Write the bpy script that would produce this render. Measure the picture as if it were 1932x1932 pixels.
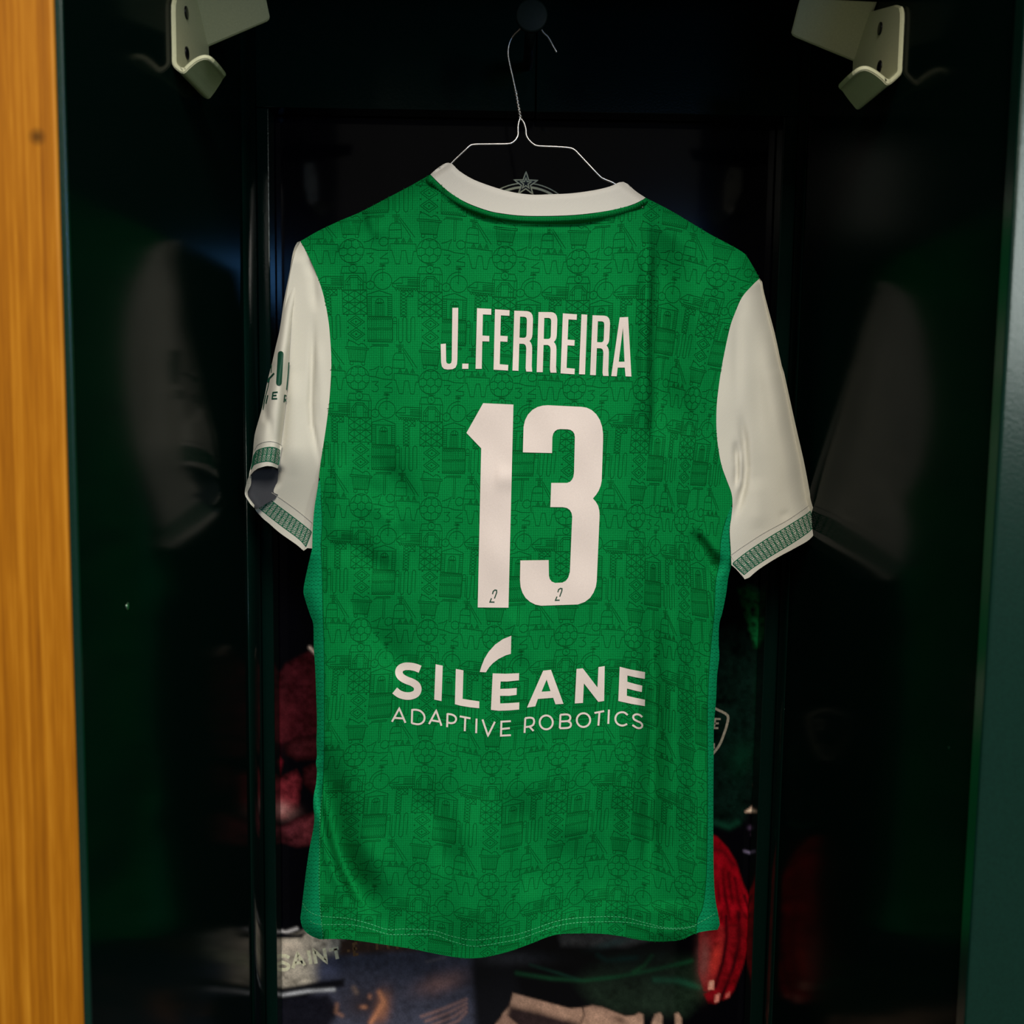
import bpy, bmesh, math, random
import numpy as np
from mathutils import Vector, Matrix
from mathutils.geometry import delaunay_2d_cdt

random.seed(7)
np.random.seed(7)
S = bpy.context.scene
for o in list(bpy.data.objects):
    bpy.data.objects.remove(o, do_unlink=True)
COL = S.collection

# ------------------------------------------------------------------ camera
F = 2000.0                      # focal length in pixels of the 1932 px frame
CAM = np.array([0.0, 0.0, 1.5])
YAW, PITCH, ROLL = math.radians(0.70), math.radians(5.8), 0.0130
_r0 = np.array([math.cos(YAW), -math.sin(YAW), 0.0])
_f = np.array([math.sin(YAW) * math.cos(PITCH), math.cos(YAW) * math.cos(PITCH), -math.sin(PITCH)])
_u0 = np.cross(_r0, _f)
_r = _r0 * math.cos(ROLL) + _u0 * math.sin(ROLL)
_u = -_r0 * math.sin(ROLL) + _u0 * math.cos(ROLL)
cam = bpy.data.cameras.new('camera')
cam.sensor_width = 36.0
cam.lens = 36.0 * F / 1932.0
cam.clip_start = 0.02
camo = bpy.data.objects.new('camera', cam)
COL.objects.link(camo)
M = Matrix(((_r[0], _u[0], -_f[0], CAM[0]), (_r[1], _u[1], -_f[1], CAM[1]), (_r[2], _u[2], -_f[2], CAM[2]), (0, 0, 0, 1)))
camo.matrix_world = M
cam.dof.use_dof = True
cam.dof.focus_distance = 1.05
cam.dof.aperture_fstop = 6.0
S.camera = camo

# ------------------------------------------------------------------ world, lights, exposure
W = bpy.data.worlds.new('world')
S.world = W
W.use_nodes = True
W.node_tree.nodes['Background'].inputs[0].default_value = (1.0, 0.97, 0.86, 1)
W.node_tree.nodes['Background'].inputs[1].default_value = 0.095

def area(name, loc, target, sx, sy, power, color):
    l = bpy.data.lights.new(name, 'AREA')
    l.shape = 'RECTANGLE'
    l.size, l.size_y = sx, sy
    l.energy = power
    l.color = color
    o = bpy.data.objects.new(name, l)
    COL.objects.link(o)
    o.location = loc
    d = Vector(target) - Vector(loc)
    o.rotation_euler = d.to_track_quat('-Z', 'Y').to_euler()
    return o

area('ceiling_lamp', (0.14, -1.15, 2.95), (0.12, -0.85, 1.0), 1.3, 1.2, 109, (1.0, 0.94, 0.85))
area('far_ceiling_lamp', (-1.17, -2.8, 2.55), (-0.2, 1.0, 1.7), 0.14, 0.40, 3.5, (1.0, 0.95, 0.82))
area('side_ceiling_lamp', (2.0, -2.6, 2.12), (0.3, 0.7, 1.6), 0.30, 0.9, 21, (0.92, 1.0, 0.95))
area('wall_screen', (0.86, -3.0, 2.12), (-0.24, 1.2, 1.63), 0.46, 0.22, 12, (0.12, 0.42, 1.0))

S.view_settings.view_transform = 'Standard'
S.view_settings.look = 'None'
S.view_settings.exposure = 0.0
S.view_settings.gamma = 1.0
S.view_settings.use_curve_mapping = False

# ------------------------------------------------------------------ projection helpers
def rays(P):
    P = np.asarray(P, float).reshape(-1, 2)
    return _f[None] + _r[None] * ((P[:, :1] - 966) / F) + _u[None] * ((966 - P[:, 1:]) / F)

def unY(P, Y):
    d = rays(P)
    t = np.asarray(Y, float) / d[:, 1]
    return CAM[None] + d * t[:, None]

def unX(P, X):
    d = rays(P)
    t = X / d[:, 0]
    return CAM[None] + d * t[:, None]

def proj(p):
    v = np.asarray(p, float) - CAM
    z = v @ _f
    return 966 + F * (v @ _r) / z, 966 - F * (v @ _u) / z

# ------------------------------------------------------------------ materials
def lin(c):
    return tuple(((v / 255) / 12.92 if v / 255 <= 0.04045 else ((v / 255 + 0.055) / 1.055) ** 2.4) for v in c)

def mat(name, color, rough=0.6, metal=0.0, spec=0.5, sheen=0.0):
    m = bpy.data.materials.new(name)
    m.use_nodes = True
    b = m.node_tree.nodes['Principled BSDF']
    b.inputs['Base Color'].default_value = (*color, 1)
    b.inputs['Roughness'].default_value = rough
    b.inputs['Metallic'].default_value = metal
    b.inputs['Specular IOR Level'].default_value = spec
    if sheen:
        b.inputs['Sheen Weight'].default_value = sheen
        b.inputs['Sheen Roughness'].default_value = 0.5
    return m

def nd(m, t, **kw):
    n = m.node_tree.nodes.new(t)
    for k, v in kw.items():
        setattr(n, k, v)
    return n

def lk(m, a, b):
    m.node_tree.links.new(a, b)

def mathn(m, op, a, b=None):
    n = nd(m, 'ShaderNodeMath', operation=op)
    for i, v in enumerate((a, b)):
        if v is None:
            continue
        if isinstance(v, (int, float)):
            n.inputs[i].default_value = v
        else:
            lk(m, v, n.inputs[i])
    return n.outputs[0]

def add_noise_color(m, color, amount, scale, coord='Object', stretch=(1, 1, 1), detail=4, bump=0.0, bdist=0.001):
    """vary a material's own colour a little and give it fine relief"""
    b = m.node_tree.nodes['Principled BSDF']
    tc = nd(m, 'ShaderNodeTexCoord')
    mp = nd(m, 'ShaderNodeMapping')
    mp.inputs['Scale'].default_value = stretch
    lk(m, tc.outputs[coord], mp.inputs[0])
    nz = nd(m, 'ShaderNodeTexNoise')
    nz.inputs['Scale'].default_value = scale
    nz.inputs['Detail'].default_value = detail
    lk(m, mp.outputs[0], nz.inputs[0])
    cr = nd(m, 'ShaderNodeValToRGB')
    cr.color_ramp.elements[0].position = 0.25
    cr.color_ramp.elements[1].position = 0.75
    cr.color_ramp.elements[0].color = (*[c * (1 - amount) for c in color], 1)
    cr.color_ramp.elements[1].color = (*[min(1, c * (1 + amount)) for c in color], 1)
    lk(m, nz.outputs[0], cr.inputs[0])
    lk(m, cr.outputs[0], b.inputs['Base Color'])
    if bump:
        bp = nd(m, 'ShaderNodeBump')
        bp.inputs['Strength'].default_value = bump
        bp.inputs['Distance'].default_value = bdist
        lk(m, nz.outputs[0], bp.inputs['Height'])
        lk(m, bp.outputs[0], b.inputs['Normal'])
    return m

def weave_mat(name, color, period, amount, rough=0.8, kind='grid', bump=0.25, sheen=0.0):
    """knitted cloth: UV is in pixels of the flat cloth, `period` is the stitch size"""
    m = mat(name, color, rough, 0, 0.05, sheen)
    b = m.node_tree.nodes['Principled BSDF']
    uv = nd(m, 'ShaderNodeUVMap')
    sp = nd(m, 'ShaderNodeSeparateXYZ')
    lk(m, uv.outputs[0], sp.inputs[0])
    k = 2 * math.pi / period
    u, v = sp.outputs[0], sp.outputs[1]
    if kind == 'grid':
        a = mathn(m, 'POWER', mathn(m, 'MAXIMUM', mathn(m, 'COSINE', mathn(m, 'MULTIPLY', u, k)), 0.0), 4.0)
        c = mathn(m, 'POWER', mathn(m, 'MAXIMUM', mathn(m, 'COSINE', mathn(m, 'MULTIPLY', v, k)), 0.0), 4.0)
        h = mathn(m, 'SUBTRACT', 0.35, mathn(m, 'ADD', a, c))
    elif kind == 'twill':
        h = mathn(m, 'SINE', mathn(m, 'MULTIPLY', mathn(m, 'ADD', u, v), k))
    elif kind == 'rib':
        h = mathn(m, 'SINE', mathn(m, 'MULTIPLY', u, k))
    elif kind == 'mesh':
        w = mathn(m, 'MULTIPLY', mathn(m, 'FLOOR', mathn(m, 'DIVIDE', v, period)), period * 0.5)
        a = mathn(m, 'COSINE', mathn(m, 'MULTIPLY', mathn(m, 'ADD', u, w), k))
        c = mathn(m, 'COSINE', mathn(m, 'MULTIPLY', v, k))
        h = mathn(m, 'ADD', mathn(m, 'MULTIPLY', a, 0.5), mathn(m, 'MULTIPLY', c, -0.5))
        h = mathn(m, 'MULTIPLY', mathn(m, 'LESS_THAN', h, -0.55), -1.0)
    nz = nd(m, 'ShaderNodeTexNoise')
    nz.inputs['Scale'].default_value = 0.35
    nz.inputs['Detail'].default_value = 3
    lk(m, uv.outputs[0], nz.inputs[0])
    f = mathn(m, 'ADD', mathn(m, 'MULTIPLY', h, amount), mathn(m, 'MULTIPLY', mathn(m, 'SUBTRACT', nz.outputs[0], 0.5), amount * 2.2))
    f = mathn(m, 'ADD', f, 1.0)
    mx = nd(m, 'ShaderNodeVectorMath', operation='SCALE')
    mx.inputs[0].default_value = color
    lk(m, f, mx.inputs['Scale'])
    lk(m, mx.outputs[0], b.inputs['Base Color'])
    bp = nd(m, 'ShaderNodeBump')
    bp.inputs['Strength'].default_value = bump
    bp.inputs['Distance'].default_value = 0.0004
    lk(m, h, bp.inputs['Height'])
    lk(m, bp.outputs[0], b.inputs['Normal'])
    return m

def gloss_wall(name, color, rough, spec, bump):
    m = mat(name, color, rough, 0, spec)
    add_noise_color(m, color, 0.12, 420, 'Object', (1, 1, 1), 2, bump, 0.0006)
    return m

M_WALL = gloss_wall('dark_green_laminate', (0.0010, 0.0060, 0.0045), 0.13, 0.011, 0.04)
M_EDGE = gloss_wall('green_edge_banding', (0.002, 0.018, 0.012), 0.22, 0.45, 0.10)
M_FRAME = gloss_wall('dark_green_frame', (0.0012, 0.0085, 0.0062), 0.16, 0.16, 0.12)
M_BACK = gloss_wall('back_board', (0.0010, 0.0014, 0.0016), 0.5, 0.1, 0.1)

M_WOOD = mat('varnished_pine', (0.30, 0.112, 0.006), 0.5, 0, 0.12)
def _wood():
    m = M_WOOD
    b = m.node_tree.nodes['Principled BSDF']
    tc = nd(m, 'ShaderNodeTexCoord')
    mp = nd(m, 'ShaderNodeMapping')
    mp.inputs['Scale'].default_value = (240, 60, 2.4)
    lk(m, tc.outputs['Object'], mp.inputs[0])
    nz = nd(m, 'ShaderNodeTexNoise')
    nz.inputs['Scale'].default_value = 1.0
    nz.inputs['Detail'].default_value = 6
    nz.inputs['Distortion'].default_value = 0.5
    lk(m, mp.outputs[0], nz.inputs[0])
    mp2 = nd(m, 'ShaderNodeMapping')
    mp2.inputs['Scale'].default_value = (300, 120, 22)
    lk(m, tc.outputs['Object'], mp2.inputs[0])
    n2 = nd(m, 'ShaderNodeTexNoise')
    n2.inputs['Scale'].default_value = 1.0
    n2.inputs['Detail'].default_value = 3
    lk(m, mp2.outputs[0], n2.inputs[0])
    cr = nd(m, 'ShaderNodeValToRGB')
    e = cr.color_ramp.elements
    e[0].position, e[0].color = 0.30, (0.205, 0.064, 0.0022, 1)
    e[1].position, e[1].color = 0.70, (0.44, 0.180, 0.012, 1)
    x = e.new(0.5)
    x.color = (0.31, 0.108, 0.0040, 1)
    mxf = mathn(m, 'ADD', mathn(m, 'MULTIPLY', nz.outputs[0], 0.72), mathn(m, 'MULTIPLY', n2.outputs[0], 0.28))
    lk(m, mxf, cr.inputs[0])
    kp = unY([(70, 258)], [0.678])[0]
    vd = nd(m, 'ShaderNodeVectorMath', operation='DISTANCE')
    lk(m, tc.outputs['Object'], vd.inputs[0])
    vd.inputs[1].default_value = tuple(kp)
    kr = nd(m, 'ShaderNodeMapRange')
    kr.inputs['From Min'].default_value = 0.0012
    kr.inputs['From Max'].default_value = 0.0065
    kr.inputs['To Min'].default_value = 0.30
    kr.inputs['To Max'].default_value = 1.0
    lk(m, vd.outputs['Value'], kr.inputs['Value'])
    ks = nd(m, 'ShaderNodeVectorMath', operation='SCALE')
    lk(m, cr.outputs[0], ks.inputs[0])
    lk(m, kr.outputs[0], ks.inputs['Scale'])
    lk(m, ks.outputs[0], b.inputs['Base Color'])
_wood()

M_GREEN = weave_mat('green_knit', (0.0010, 0.180, 0.037), 4.3, 0.30, 0.85, 'grid', 0.25)
M_MESH = weave_mat('green_mesh_knit', (0.002, 0.230, 0.082), 8.0, 0.45, 0.8, 'mesh', 0.3)
M_WHITE = weave_mat('white_knit', (0.60, 0.575, 0.485), 3.4, 0.035, 0.85, 'twill', 0.15)
M_CUFF = weave_mat('white_rib_knit', (0.60, 0.575, 0.49), 3.0, 0.05, 0.85, 'rib', 0.3)
M_COLLAR = weave_mat('collar_rib_knit', (0.68, 0.64, 0.565), 3.4, 0.04, 0.85, 'twill', 0.2)
M_PRINT = mat('pale_heat_print', (0.71, 0.61, 0.55), 0.6, 0, 0.3)
add_noise_color(M_PRINT, (0.70, 0.60, 0.54), 0.05, 900, 'Object', (1, 1, 1), 3, 0.1, 0.0003)
M_LINE = mat('dark_green_line_print', (0.0005, 0.078, 0.014), 0.85, 0, 0.05)
M_DKPRINT = mat('dark_green_print', (0.004, 0.055, 0.028), 0.6, 0, 0.3)
M_CUFFLINE = mat('green_cuff_knit', (0.010, 0.115, 0.055), 0.85, 0, 0.2)
M_STITCH = mat('pale_green_thread', (0.06, 0.42, 0.17), 0.7, 0, 0.3)
M_GREY = weave_mat('grey_cloth_inside', (0.045, 0.047, 0.053), 3.4, 0.05, 0.9, 'twill', 0.15)
M_SEAM = mat('seam_thread', (0.36, 0.35, 0.31), 0.8, 0, 0.2)
M_WIRE = mat('galvanised_wire', (0.80, 0.74, 0.68), 0.34, 1.0)
add_noise_color(M_WIRE, (0.78, 0.72, 0.66), 0.15, 150)
M_HOOK = mat('beige_powder_coat', (0.46, 0.465, 0.295), 0.5, 0, 0.3)
add_noise_color(M_HOOK, (0.46, 0.465, 0.295), 0.06, 600, bump=0.15, bdist=0.0003)
M_SCREW = mat('dark_screw', (0.02, 0.02, 0.022), 0.3, 0.9)
add_noise_color(M_SCREW, (0.02, 0.02, 0.022), 0.2, 300)
M_RIVET = mat('bright_rivet', (0.30, 0.42, 0.34), 0.25, 1.0)
add_noise_color(M_RIVET, (0.30, 0.42, 0.34), 0.2, 300)
M_PEG = mat('black_green_peg', (0.003, 0.008, 0.0065), 0.55, 0, 0.15)
add_noise_color(M_PEG, (0.004, 0.010, 0.008), 0.2, 300)
M_GOLD = mat('pale_gold_ink', (1.0, 0.90, 0.60), 0.5, 0, 0.2)
add_noise_color(M_GOLD, (1.0, 0.90, 0.60), 0.15, 500)

# ------------------------------------------------------------------ mesh helpers
def setp(o, label=None, cat=None, kind=None, group=None):
    if label: o['label'] = label
    if cat: o['category'] = cat
    if kind: o['kind'] = kind
    if group: o['group'] = group
    return o

def empty(name, loc, label, cat, group=None):
    o = bpy.data.objects.new(name, None)
    COL.objects.link(o)
    o.location = loc
    o.empty_display_size = 0.05
    setp(o, label, cat, None, group)
    return o

def mkobj(name, V, Fc, m, parent=None, smooth=True, uv=None):
    me = bpy.data.meshes.new(name)
    V = np.asarray(V, float)
    if isinstance(Fc, np.ndarray):
        k = Fc.shape[1]
        me.vertices.add(len(V))
        me.vertices.foreach_set('co', V.astype(np.float32).ravel())
        me.loops.add(Fc.size)
        me.loops.foreach_set('vertex_index', np.ascontiguousarray(Fc, dtype=np.int32).ravel())
        me.polygons.add(len(Fc))
        me.polygons.foreach_set('loop_start', np.arange(0, Fc.size, k, dtype=np.int32))
        me.update(calc_edges=True)
    else:
        me.from_pydata([tuple(v) for v in V], [], [tuple(int(i) for i in f) for f in Fc])
    if uv is not None:
        ul = me.uv_layers.new(name='UVMap')
        li = np.empty(len(me.loops), np.int32)
        me.loops.foreach_get('vertex_index', li)
        ul.data.foreach_set('uv', np.asarray(uv, np.float32)[li].ravel())
    if smooth:
        me.polygons.foreach_set('use_smooth', np.ones(len(me.polygons), bool))
    me.materials.append(m)
    me.update()
    o = bpy.data.objects.new(name, me)
    COL.objects.link(o)
    if parent is not None:
        o.parent = parent
        pw = parent.location.copy()
        q = parent
        while q.parent is not None:
            q = q.parent
            pw = pw + q.location
        # parents are only translated: keep vertices in world space
        o.location = -pw
    return o

def box(name, lo, hi, m, parent=None, bevel=0.0, kind=None):
    bm = bmesh.new()
    bmesh.ops.create_cube(bm, size=1.0)
    for v in bm.verts:
        v.co = Vector([lo[i] + (v.co[i] + 0.5) * (hi[i] - lo[i]) for i in range(3)])
    if bevel:
        bmesh.ops.bevel(bm, geom=bm.edges[:], offset=bevel, segments=2, affect='EDGES', profile=0.5)
    V = [tuple(v.co) for v in bm.verts]
    Fc = [[v.index for v in f.verts] for f in bm.faces]
    bm.free()
    o = mkobj(name, V, Fc, m, parent, False)
    if kind: o['kind'] = kind
    return o

def tube(P, rad, n=8, caps=True):
    P = np.asarray(P, float)
    V, Fc = [], []
    up = np.array([0.0, 1.0, 0.0])
    N = len(P)
    for i in range(N):
        t = P[min(i + 1, N - 1)] - P[max(i - 1, 0)]
        t /= np.linalg.norm(t) + 1e-12
        a = np.cross(t, up)
        if np.linalg.norm(a) < 1e-4:
            a = np.cross(t, np.array([1.0, 0, 0]))
        a /= np.linalg.norm(a)
        b = np.cross(t, a)
        for k in range(n):
            w = 2 * math.pi * k / n
            V.append(P[i] + rad * (a * math.cos(w) + b * math.sin(w)))
    for i in range(N - 1):
        for k in range(n):
            k2 = (k + 1) % n
            Fc.append((i * n + k, i * n + k2, (i + 1) * n + k2, (i + 1) * n + k))
    if caps:
        Fc.append(tuple(range(n))[::-1])
        Fc.append(tuple((N - 1) * n + k for k in range(n)))
    return V, Fc

def disc(c, axis, rad, thick, n=20, bev=0.25):
    """a little domed disc (screw or knob) along `axis`"""
    c = np.asarray(c, float)
    ax = np.asarray(axis, float)
    ax /= np.linalg.norm(ax)
    a = np.cross(ax, [0, 0, 1.0])
    if np.linalg.norm(a) < 1e-3:
        a = np.cross(ax, [1.0, 0, 0])
    a /= np.linalg.norm(a)
    b = np.cross(ax, a)
    rings = [(0, rad), (thick * (1 - bev), rad), (thick, rad * (1 - bev))]
    V, Fc = [], []
    for h, r in rings:
        for k in range(n):
            w = 2 * math.pi * k / n
            V.append(c + ax * h + r * (a * math.cos(w) + b * math.sin(w)))
    for i in range(len(rings) - 1):
        for k in range(n):
            k2 = (k + 1) % n
            Fc.append((i * n + k, i * n + k2, (i + 1) * n + k2, (i + 1) * n + k))
    Fc.append(tuple(range(n))[::-1])
    Fc.append(tuple((len(rings) - 1) * n + k for k in range(n)))
    return V, Fc

def circ(cx, cy, r, a0=0, a1=2 * math.pi, n=22, ry=None):
    ry = ry or r
    return [(cx + r * math.cos(a), cy + ry * math.sin(a)) for a in np.linspace(a0, a1, n)]

def spline(P, step=6.0, closed=False):
    """Catmull-Rom through the points"""
    P = np.asarray(P, float)
    n = len(P)
    out = []
    for i in range(n if closed else n - 1):
        if closed:
            p0, p1, p2, p3 = P[(i - 1) % n], P[i], P[(i + 1) % n], P[(i + 2) % n]
        else:
            p1, p2 = P[i], P[i + 1]
            p0 = P[i - 1] if i > 0 else 2 * p1 - p2
            p3 = P[i + 2] if i + 2 < n else 2 * p2 - p1
        k = max(1, int(np.linalg.norm(p2 - p1) / step))
        for j in range(k):
            t = j / k
            out.append(0.5 * ((2 * p1) + (-p0 + p2) * t + (2 * p0 - 5 * p1 + 4 * p2 - p3) * t * t + (-p0 + 3 * p1 - 3 * p2 + p3) * t ** 3))
    if not closed:
        out.append(P[-1])
    return np.array(out)

def resample(P, step):
    P = np.asarray(P, float)
    ln = np.hypot(*(P[1:] - P[:-1]).T)
    n = np.maximum(1, np.ceil(ln / step - 1e-9).astype(int))
    i = np.repeat(np.arange(len(n)), n)
    j = np.concatenate([np.arange(1, k + 1) for k in n]) / n[i]
    return np.vstack([P[:1], P[i] + (P[i + 1] - P[i]) * j[:, None]])

def inside(P, poly):
    P = np.asarray(P, float)
    x, y = P[:, 0], P[:, 1]
    poly = np.asarray(poly, float)
    c = np.zeros(len(P), bool)
    j = len(poly) - 1
    for i in range(len(poly)):
        xi, yi = poly[i]
        xj, yj = poly[j]
        cond = ((yi > y) != (yj > y))
        if cond.any():
            xx = (xj - xi) * (y - yi) / ((yj - yi) if yj != yi else 1e-9) + xi
            c ^= cond & (x < xx)
        j = i
    return c

def dist_poly(P, line):
    P = np.asarray(P, float)
    line = np.asarray(line, float)
    best = np.full(len(P), 1e9)
    for a, b in zip(line[:-1], line[1:]):
        ab = b - a
        L = (ab @ ab) + 1e-12
        t = np.clip(((P - a) @ ab) / L, 0, 1)
        q = a + t[:, None] * ab
        best = np.minimum(best, np.hypot(P[:, 0] - q[:, 0], P[:, 1] - q[:, 1]))
    return best

def tri2d(poly, step, holes=(), edge_step=None):
    """triangulate a polygon (pixels of the cloth) with inner grid points"""
    es = edge_step or step
    rings = [resample(np.vstack([poly, poly[:1]]), es)[:-1]]
    for h in holes:
        h = np.asarray(h, float)
        rings.append(resample(np.vstack([h, h[:1]]), es)[:-1])
    V, faces = [], []
    for r in rings:
        s = len(V)
        V += [tuple(p) for p in r]
        faces.append(list(range(s, s + len(r))))
    lo, hi = rings[0].min(0), rings[0].max(0)
    gx = np.arange(lo[0] + step * 0.5, hi[0], step)
    gy = np.arange(lo[1] + step * 0.5, hi[1], step)
    if len(gx) and len(gy):
        G = np.stack(np.meshgrid(gx, gy), -1).reshape(-1, 2)
        k = inside(G, rings[0])
        for r in rings[1:]:
            k &= ~inside(G, r)
        G = G[k]
        if len(G):
            d = np.full(len(G), 1e9)
            for r in rings:
                d = np.minimum(d, dist_poly(G, np.vstack([r, r[:1]])))
            G = G[d > step * 0.35]
            V += [tuple(p) for p in G]
    res = delaunay_2d_cdt([Vector(p) for p in V], [], faces, 0, 1e-5, False)
    P = np.array([tuple(v) for v in res[0]])
    T = np.array([tuple(f) for f in res[2]], int)
    c = P[T].mean(1)
    k = inside(c, rings[0])
    for r in rings[1:]:
        k &= ~inside(c, r)
    e1, e2 = P[T[:, 1]] - P[T[:, 0]], P[T[:, 2]] - P[T[:, 0]]
    k &= np.abs(e1[:, 0] * e2[:, 1] - e1[:, 1] * e2[:, 0]) > 0.12
    return P, T[k]

def orient(T, P):
    """make faces look at the camera (pixel y runs down)"""
    T = np.array(T, int)
    a, b, c = P[T[:, 0]], P[T[:, 1]], P[T[:, 2]]
    s = (b[:, 0] - a[:, 0]) * (c[:, 1] - a[:, 1]) - (b[:, 1] - a[:, 1]) * (c[:, 0] - a[:, 0])
    T[s >= 0] = T[s >= 0][:, ::-1]
    return T

def sheet(name, poly, depth, m, parent, step=6, holes=(), off=0.0, flip=False, edge_step=None):
    P, T = tri2d(np.asarray(poly, float), step, holes, edge_step)
    T = orient(T, P)
    if flip:
        T = T[:, ::-1]
    V = unY(P, depth(P) + off)
    return mkobj(name, V, T, m, parent, True, uv=P)

def ribbons_px(lines, width, seg=5.0, keep=None):
    """each stroke becomes a chain of small quads; returns pixel verts and faces"""
    Q, MID = [], []
    for item in lines:
        L, w = item if isinstance(item, tuple) else (item, width)
        L = resample(np.asarray(L, float), seg)
        if len(L) < 2:
            continue
        d0 = L[1:] - L[:-1]
        d0 = d0 / (np.linalg.norm(d0, axis=1, keepdims=True) + 1e-12)
        T = np.vstack([d0[:1], d0[1:] + d0[:-1], d0[-1:]])
        mit = np.ones(len(L))
        mit[1:-1] = 1.0 / np.maximum(0.55, np.sqrt(np.maximum(1e-4, (1 + (d0[1:] * d0[:-1]).sum(1)) / 2)))
        if np.abs(L[0] - L[-1]).max() < 1e-6:
            T[0] = T[-1] = d0[0] + d0[-1]
        ln = np.linalg.norm(T, axis=1, keepdims=True)
        ln[ln < 1e-9] = 1
        T = T / ln
        N = np.stack([-T[:, 1], T[:, 0]], 1) * (w / 2 * mit)[:, None]
        A, B = L + N, L - N
        Q.append(np.stack([A[:-1], B[:-1], B[1:], A[1:]], 1))
        MID.append((L[1:] + L[:-1]) / 2)
    Q, MID = np.concatenate(Q), np.concatenate(MID)
    if keep is not None:
        Q = Q[keep(MID)]
    return Q.reshape(-1, 2), np.arange(len(Q) * 4).reshape(-1, 4)

def print_obj(name, V2, Fc, depth, m, parent, off):
    Fc = orient(Fc, V2)
    return mkobj(name, unY(V2, depth(V2) - off), Fc, m, parent, True, uv=V2)

def join_parts(parts):
    V, Fc = [], []
    n = 0
    for P, T in parts:
        V.append(np.asarray(P, float))
        Fc.append(np.asarray(T, int) + n)
        n += len(P)
    return np.vstack(V), np.vstack(Fc)

# ------------------------------------------------------------------ the locker
YF, YB, YP, YJ = 0.682, 1.20, 1.232, 1.055      # front edge, back frame, poster, shirt
XL = unY([(491, 966)], [YB])[0][0]
XR = unY([(1478, 966)], [YB])[0][0]
Z0, Z1 = 0.40, 1.957
wl = box('wall_left', (XL - 0.0042, YF, Z0), (XL, YP + 0.02, Z1), M_WALL, None, 0.0006, 'structure')
setp(wl, 'dark green glossy left side panel of the locker')
wr = box('wall_right', (XR, YF + 0.012, Z0), (XR + 0.05, YP + 0.02, Z1), M_WALL, None, 0.001, 'structure')
setp(wr, 'dark green glossy right side panel of the locker')
el = box('trim_1', (XL - 0.0046, YF - 0.0035, Z0), (XL + 0.0004, YF, Z1), M_EDGE, None, 0.0012, 'structure')
setp(el, 'green edge strip beside the wooden post')
er = box('trim_2', (XR - 0.0035, YF - 0.004, Z0), (XR + 0.085, YF + 0.0115, Z1), M_EDGE, None, 0.002, 'structure')
setp(er, 'green front edge of the right side panel')
wd = box('trim_3', (XL - 0.15, YF - 0.004, Z0), (XL - 0.0048, YF + 0.03, Z1 + 0.1), M_WOOD, None, 0.002, 'structure')
setp(wd, 'orange varnished wooden post at the left of the locker')
wd2 = box('trim_10', (XR + 0.0855, YF - 0.004, Z0), (XR + 0.235, YF + 0.03, Z1 + 0.1), M_WOOD, None, 0.002, 'structure')
setp(wd2, 'varnished wooden post beyond the right side panel')
wb = box('wall_back', (XL - 0.01, YP + 0.004, Z0), (XR + 0.01, YP + 0.02, Z1), M_BACK, None, 0, 'structure')
cl = box('ceiling', (XL - 0.004, YF + 0.001, Z1 + 0.0005), (XR + 0.05, YP + 0.02, Z1 + 0.03), M_WALL, None, 0, 'structure')
setp(cl, 'top shelf of the locker')
fl = box('floor', (XL - 0.004, YF + 0.001, Z0 - 0.03), (XR + 0.05, YP + 0.02, Z0 - 0.0005), M_WALL, None, 0, 'structure')

# battens at the rear of the side panels
def Yof(px, X):
    return unX([(px, 500)], X)[0][1]
def moulding(name, X, sgn, y0, y1, proud, label):
    n = 14
    pr = [((y0 + y1) / 2 - (y1 - y0) / 2 * math.cos(a), proud * math.sin(a)) for a in np.linspace(0, math.pi, n)]
    V, Fc = [], []
    for z in (Z0, Z1 - 0.0005):
        V += [(X + sgn * (0.0002 + h), y, z) for y, h in pr]
    for k in range(n):
        q = (k + 1) % n
        Fc.append((k, q, n + q, n + k) if sgn < 0 else (k, n + k, n + q, q))
    Fc += [tuple(range(n)), tuple(range(2 * n - 1, n - 1, -1))]
    o = mkobj(name, V, Fc, M_FRAME, None, True)
    setp(o, label, kind='structure')
    return o
moulding('trim_4', XL, 1, Yof(458, XL), Yof(480, XL), 0.006, 'glossy dark green moulding at the rear of the left panel')
moulding('trim_5', XR, -1, Yof(1514, XR), Yof(1499, XR), 0.003, 'dark green moulding at the rear of the right panel')
# back frame: two stiles and the top rail of two boards
xs0 = unY([(514, 966)], [YB])[0][0]
xs1 = unY([(1451, 966)], [YB])[0][0]
zr = unY([(1000, 211)], [YB])[0][2]
xj = unY([(1011, 160)], [YB])[0][0]
sl = box('trim_6', (XL + 0.0002, YB, Z0), (xs0, YP - 0.004, zr - 0.0003), M_FRAME, None, 0.0012, 'structure')
setp(sl, 'left upright of the frame around the poster')
sr = box('trim_7', (xs1, YB, Z0), (XR - 0.0002, YP - 0.004, zr - 0.0003), M_FRAME, None, 0.0012, 'structure')
setp(sr, 'right upright of the frame around the poster')
r1 = box('trim_8', (XL + 0.0002, YB - 0.0012, zr), (xj - 0.0006, YP - 0.004, Z1 - 0.0005), M_FRAME, None, 0.001, 'structure')
setp(r1, 'top rail board left of the peg joint')
r2 = box('trim_9', (xj + 0.0006, YB, zr), (XR - 0.0002, YP - 0.004, Z1 - 0.0005), M_FRAME, None, 0.001, 'structure')
setp(r2, 'top rail board right of the peg joint')

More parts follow.
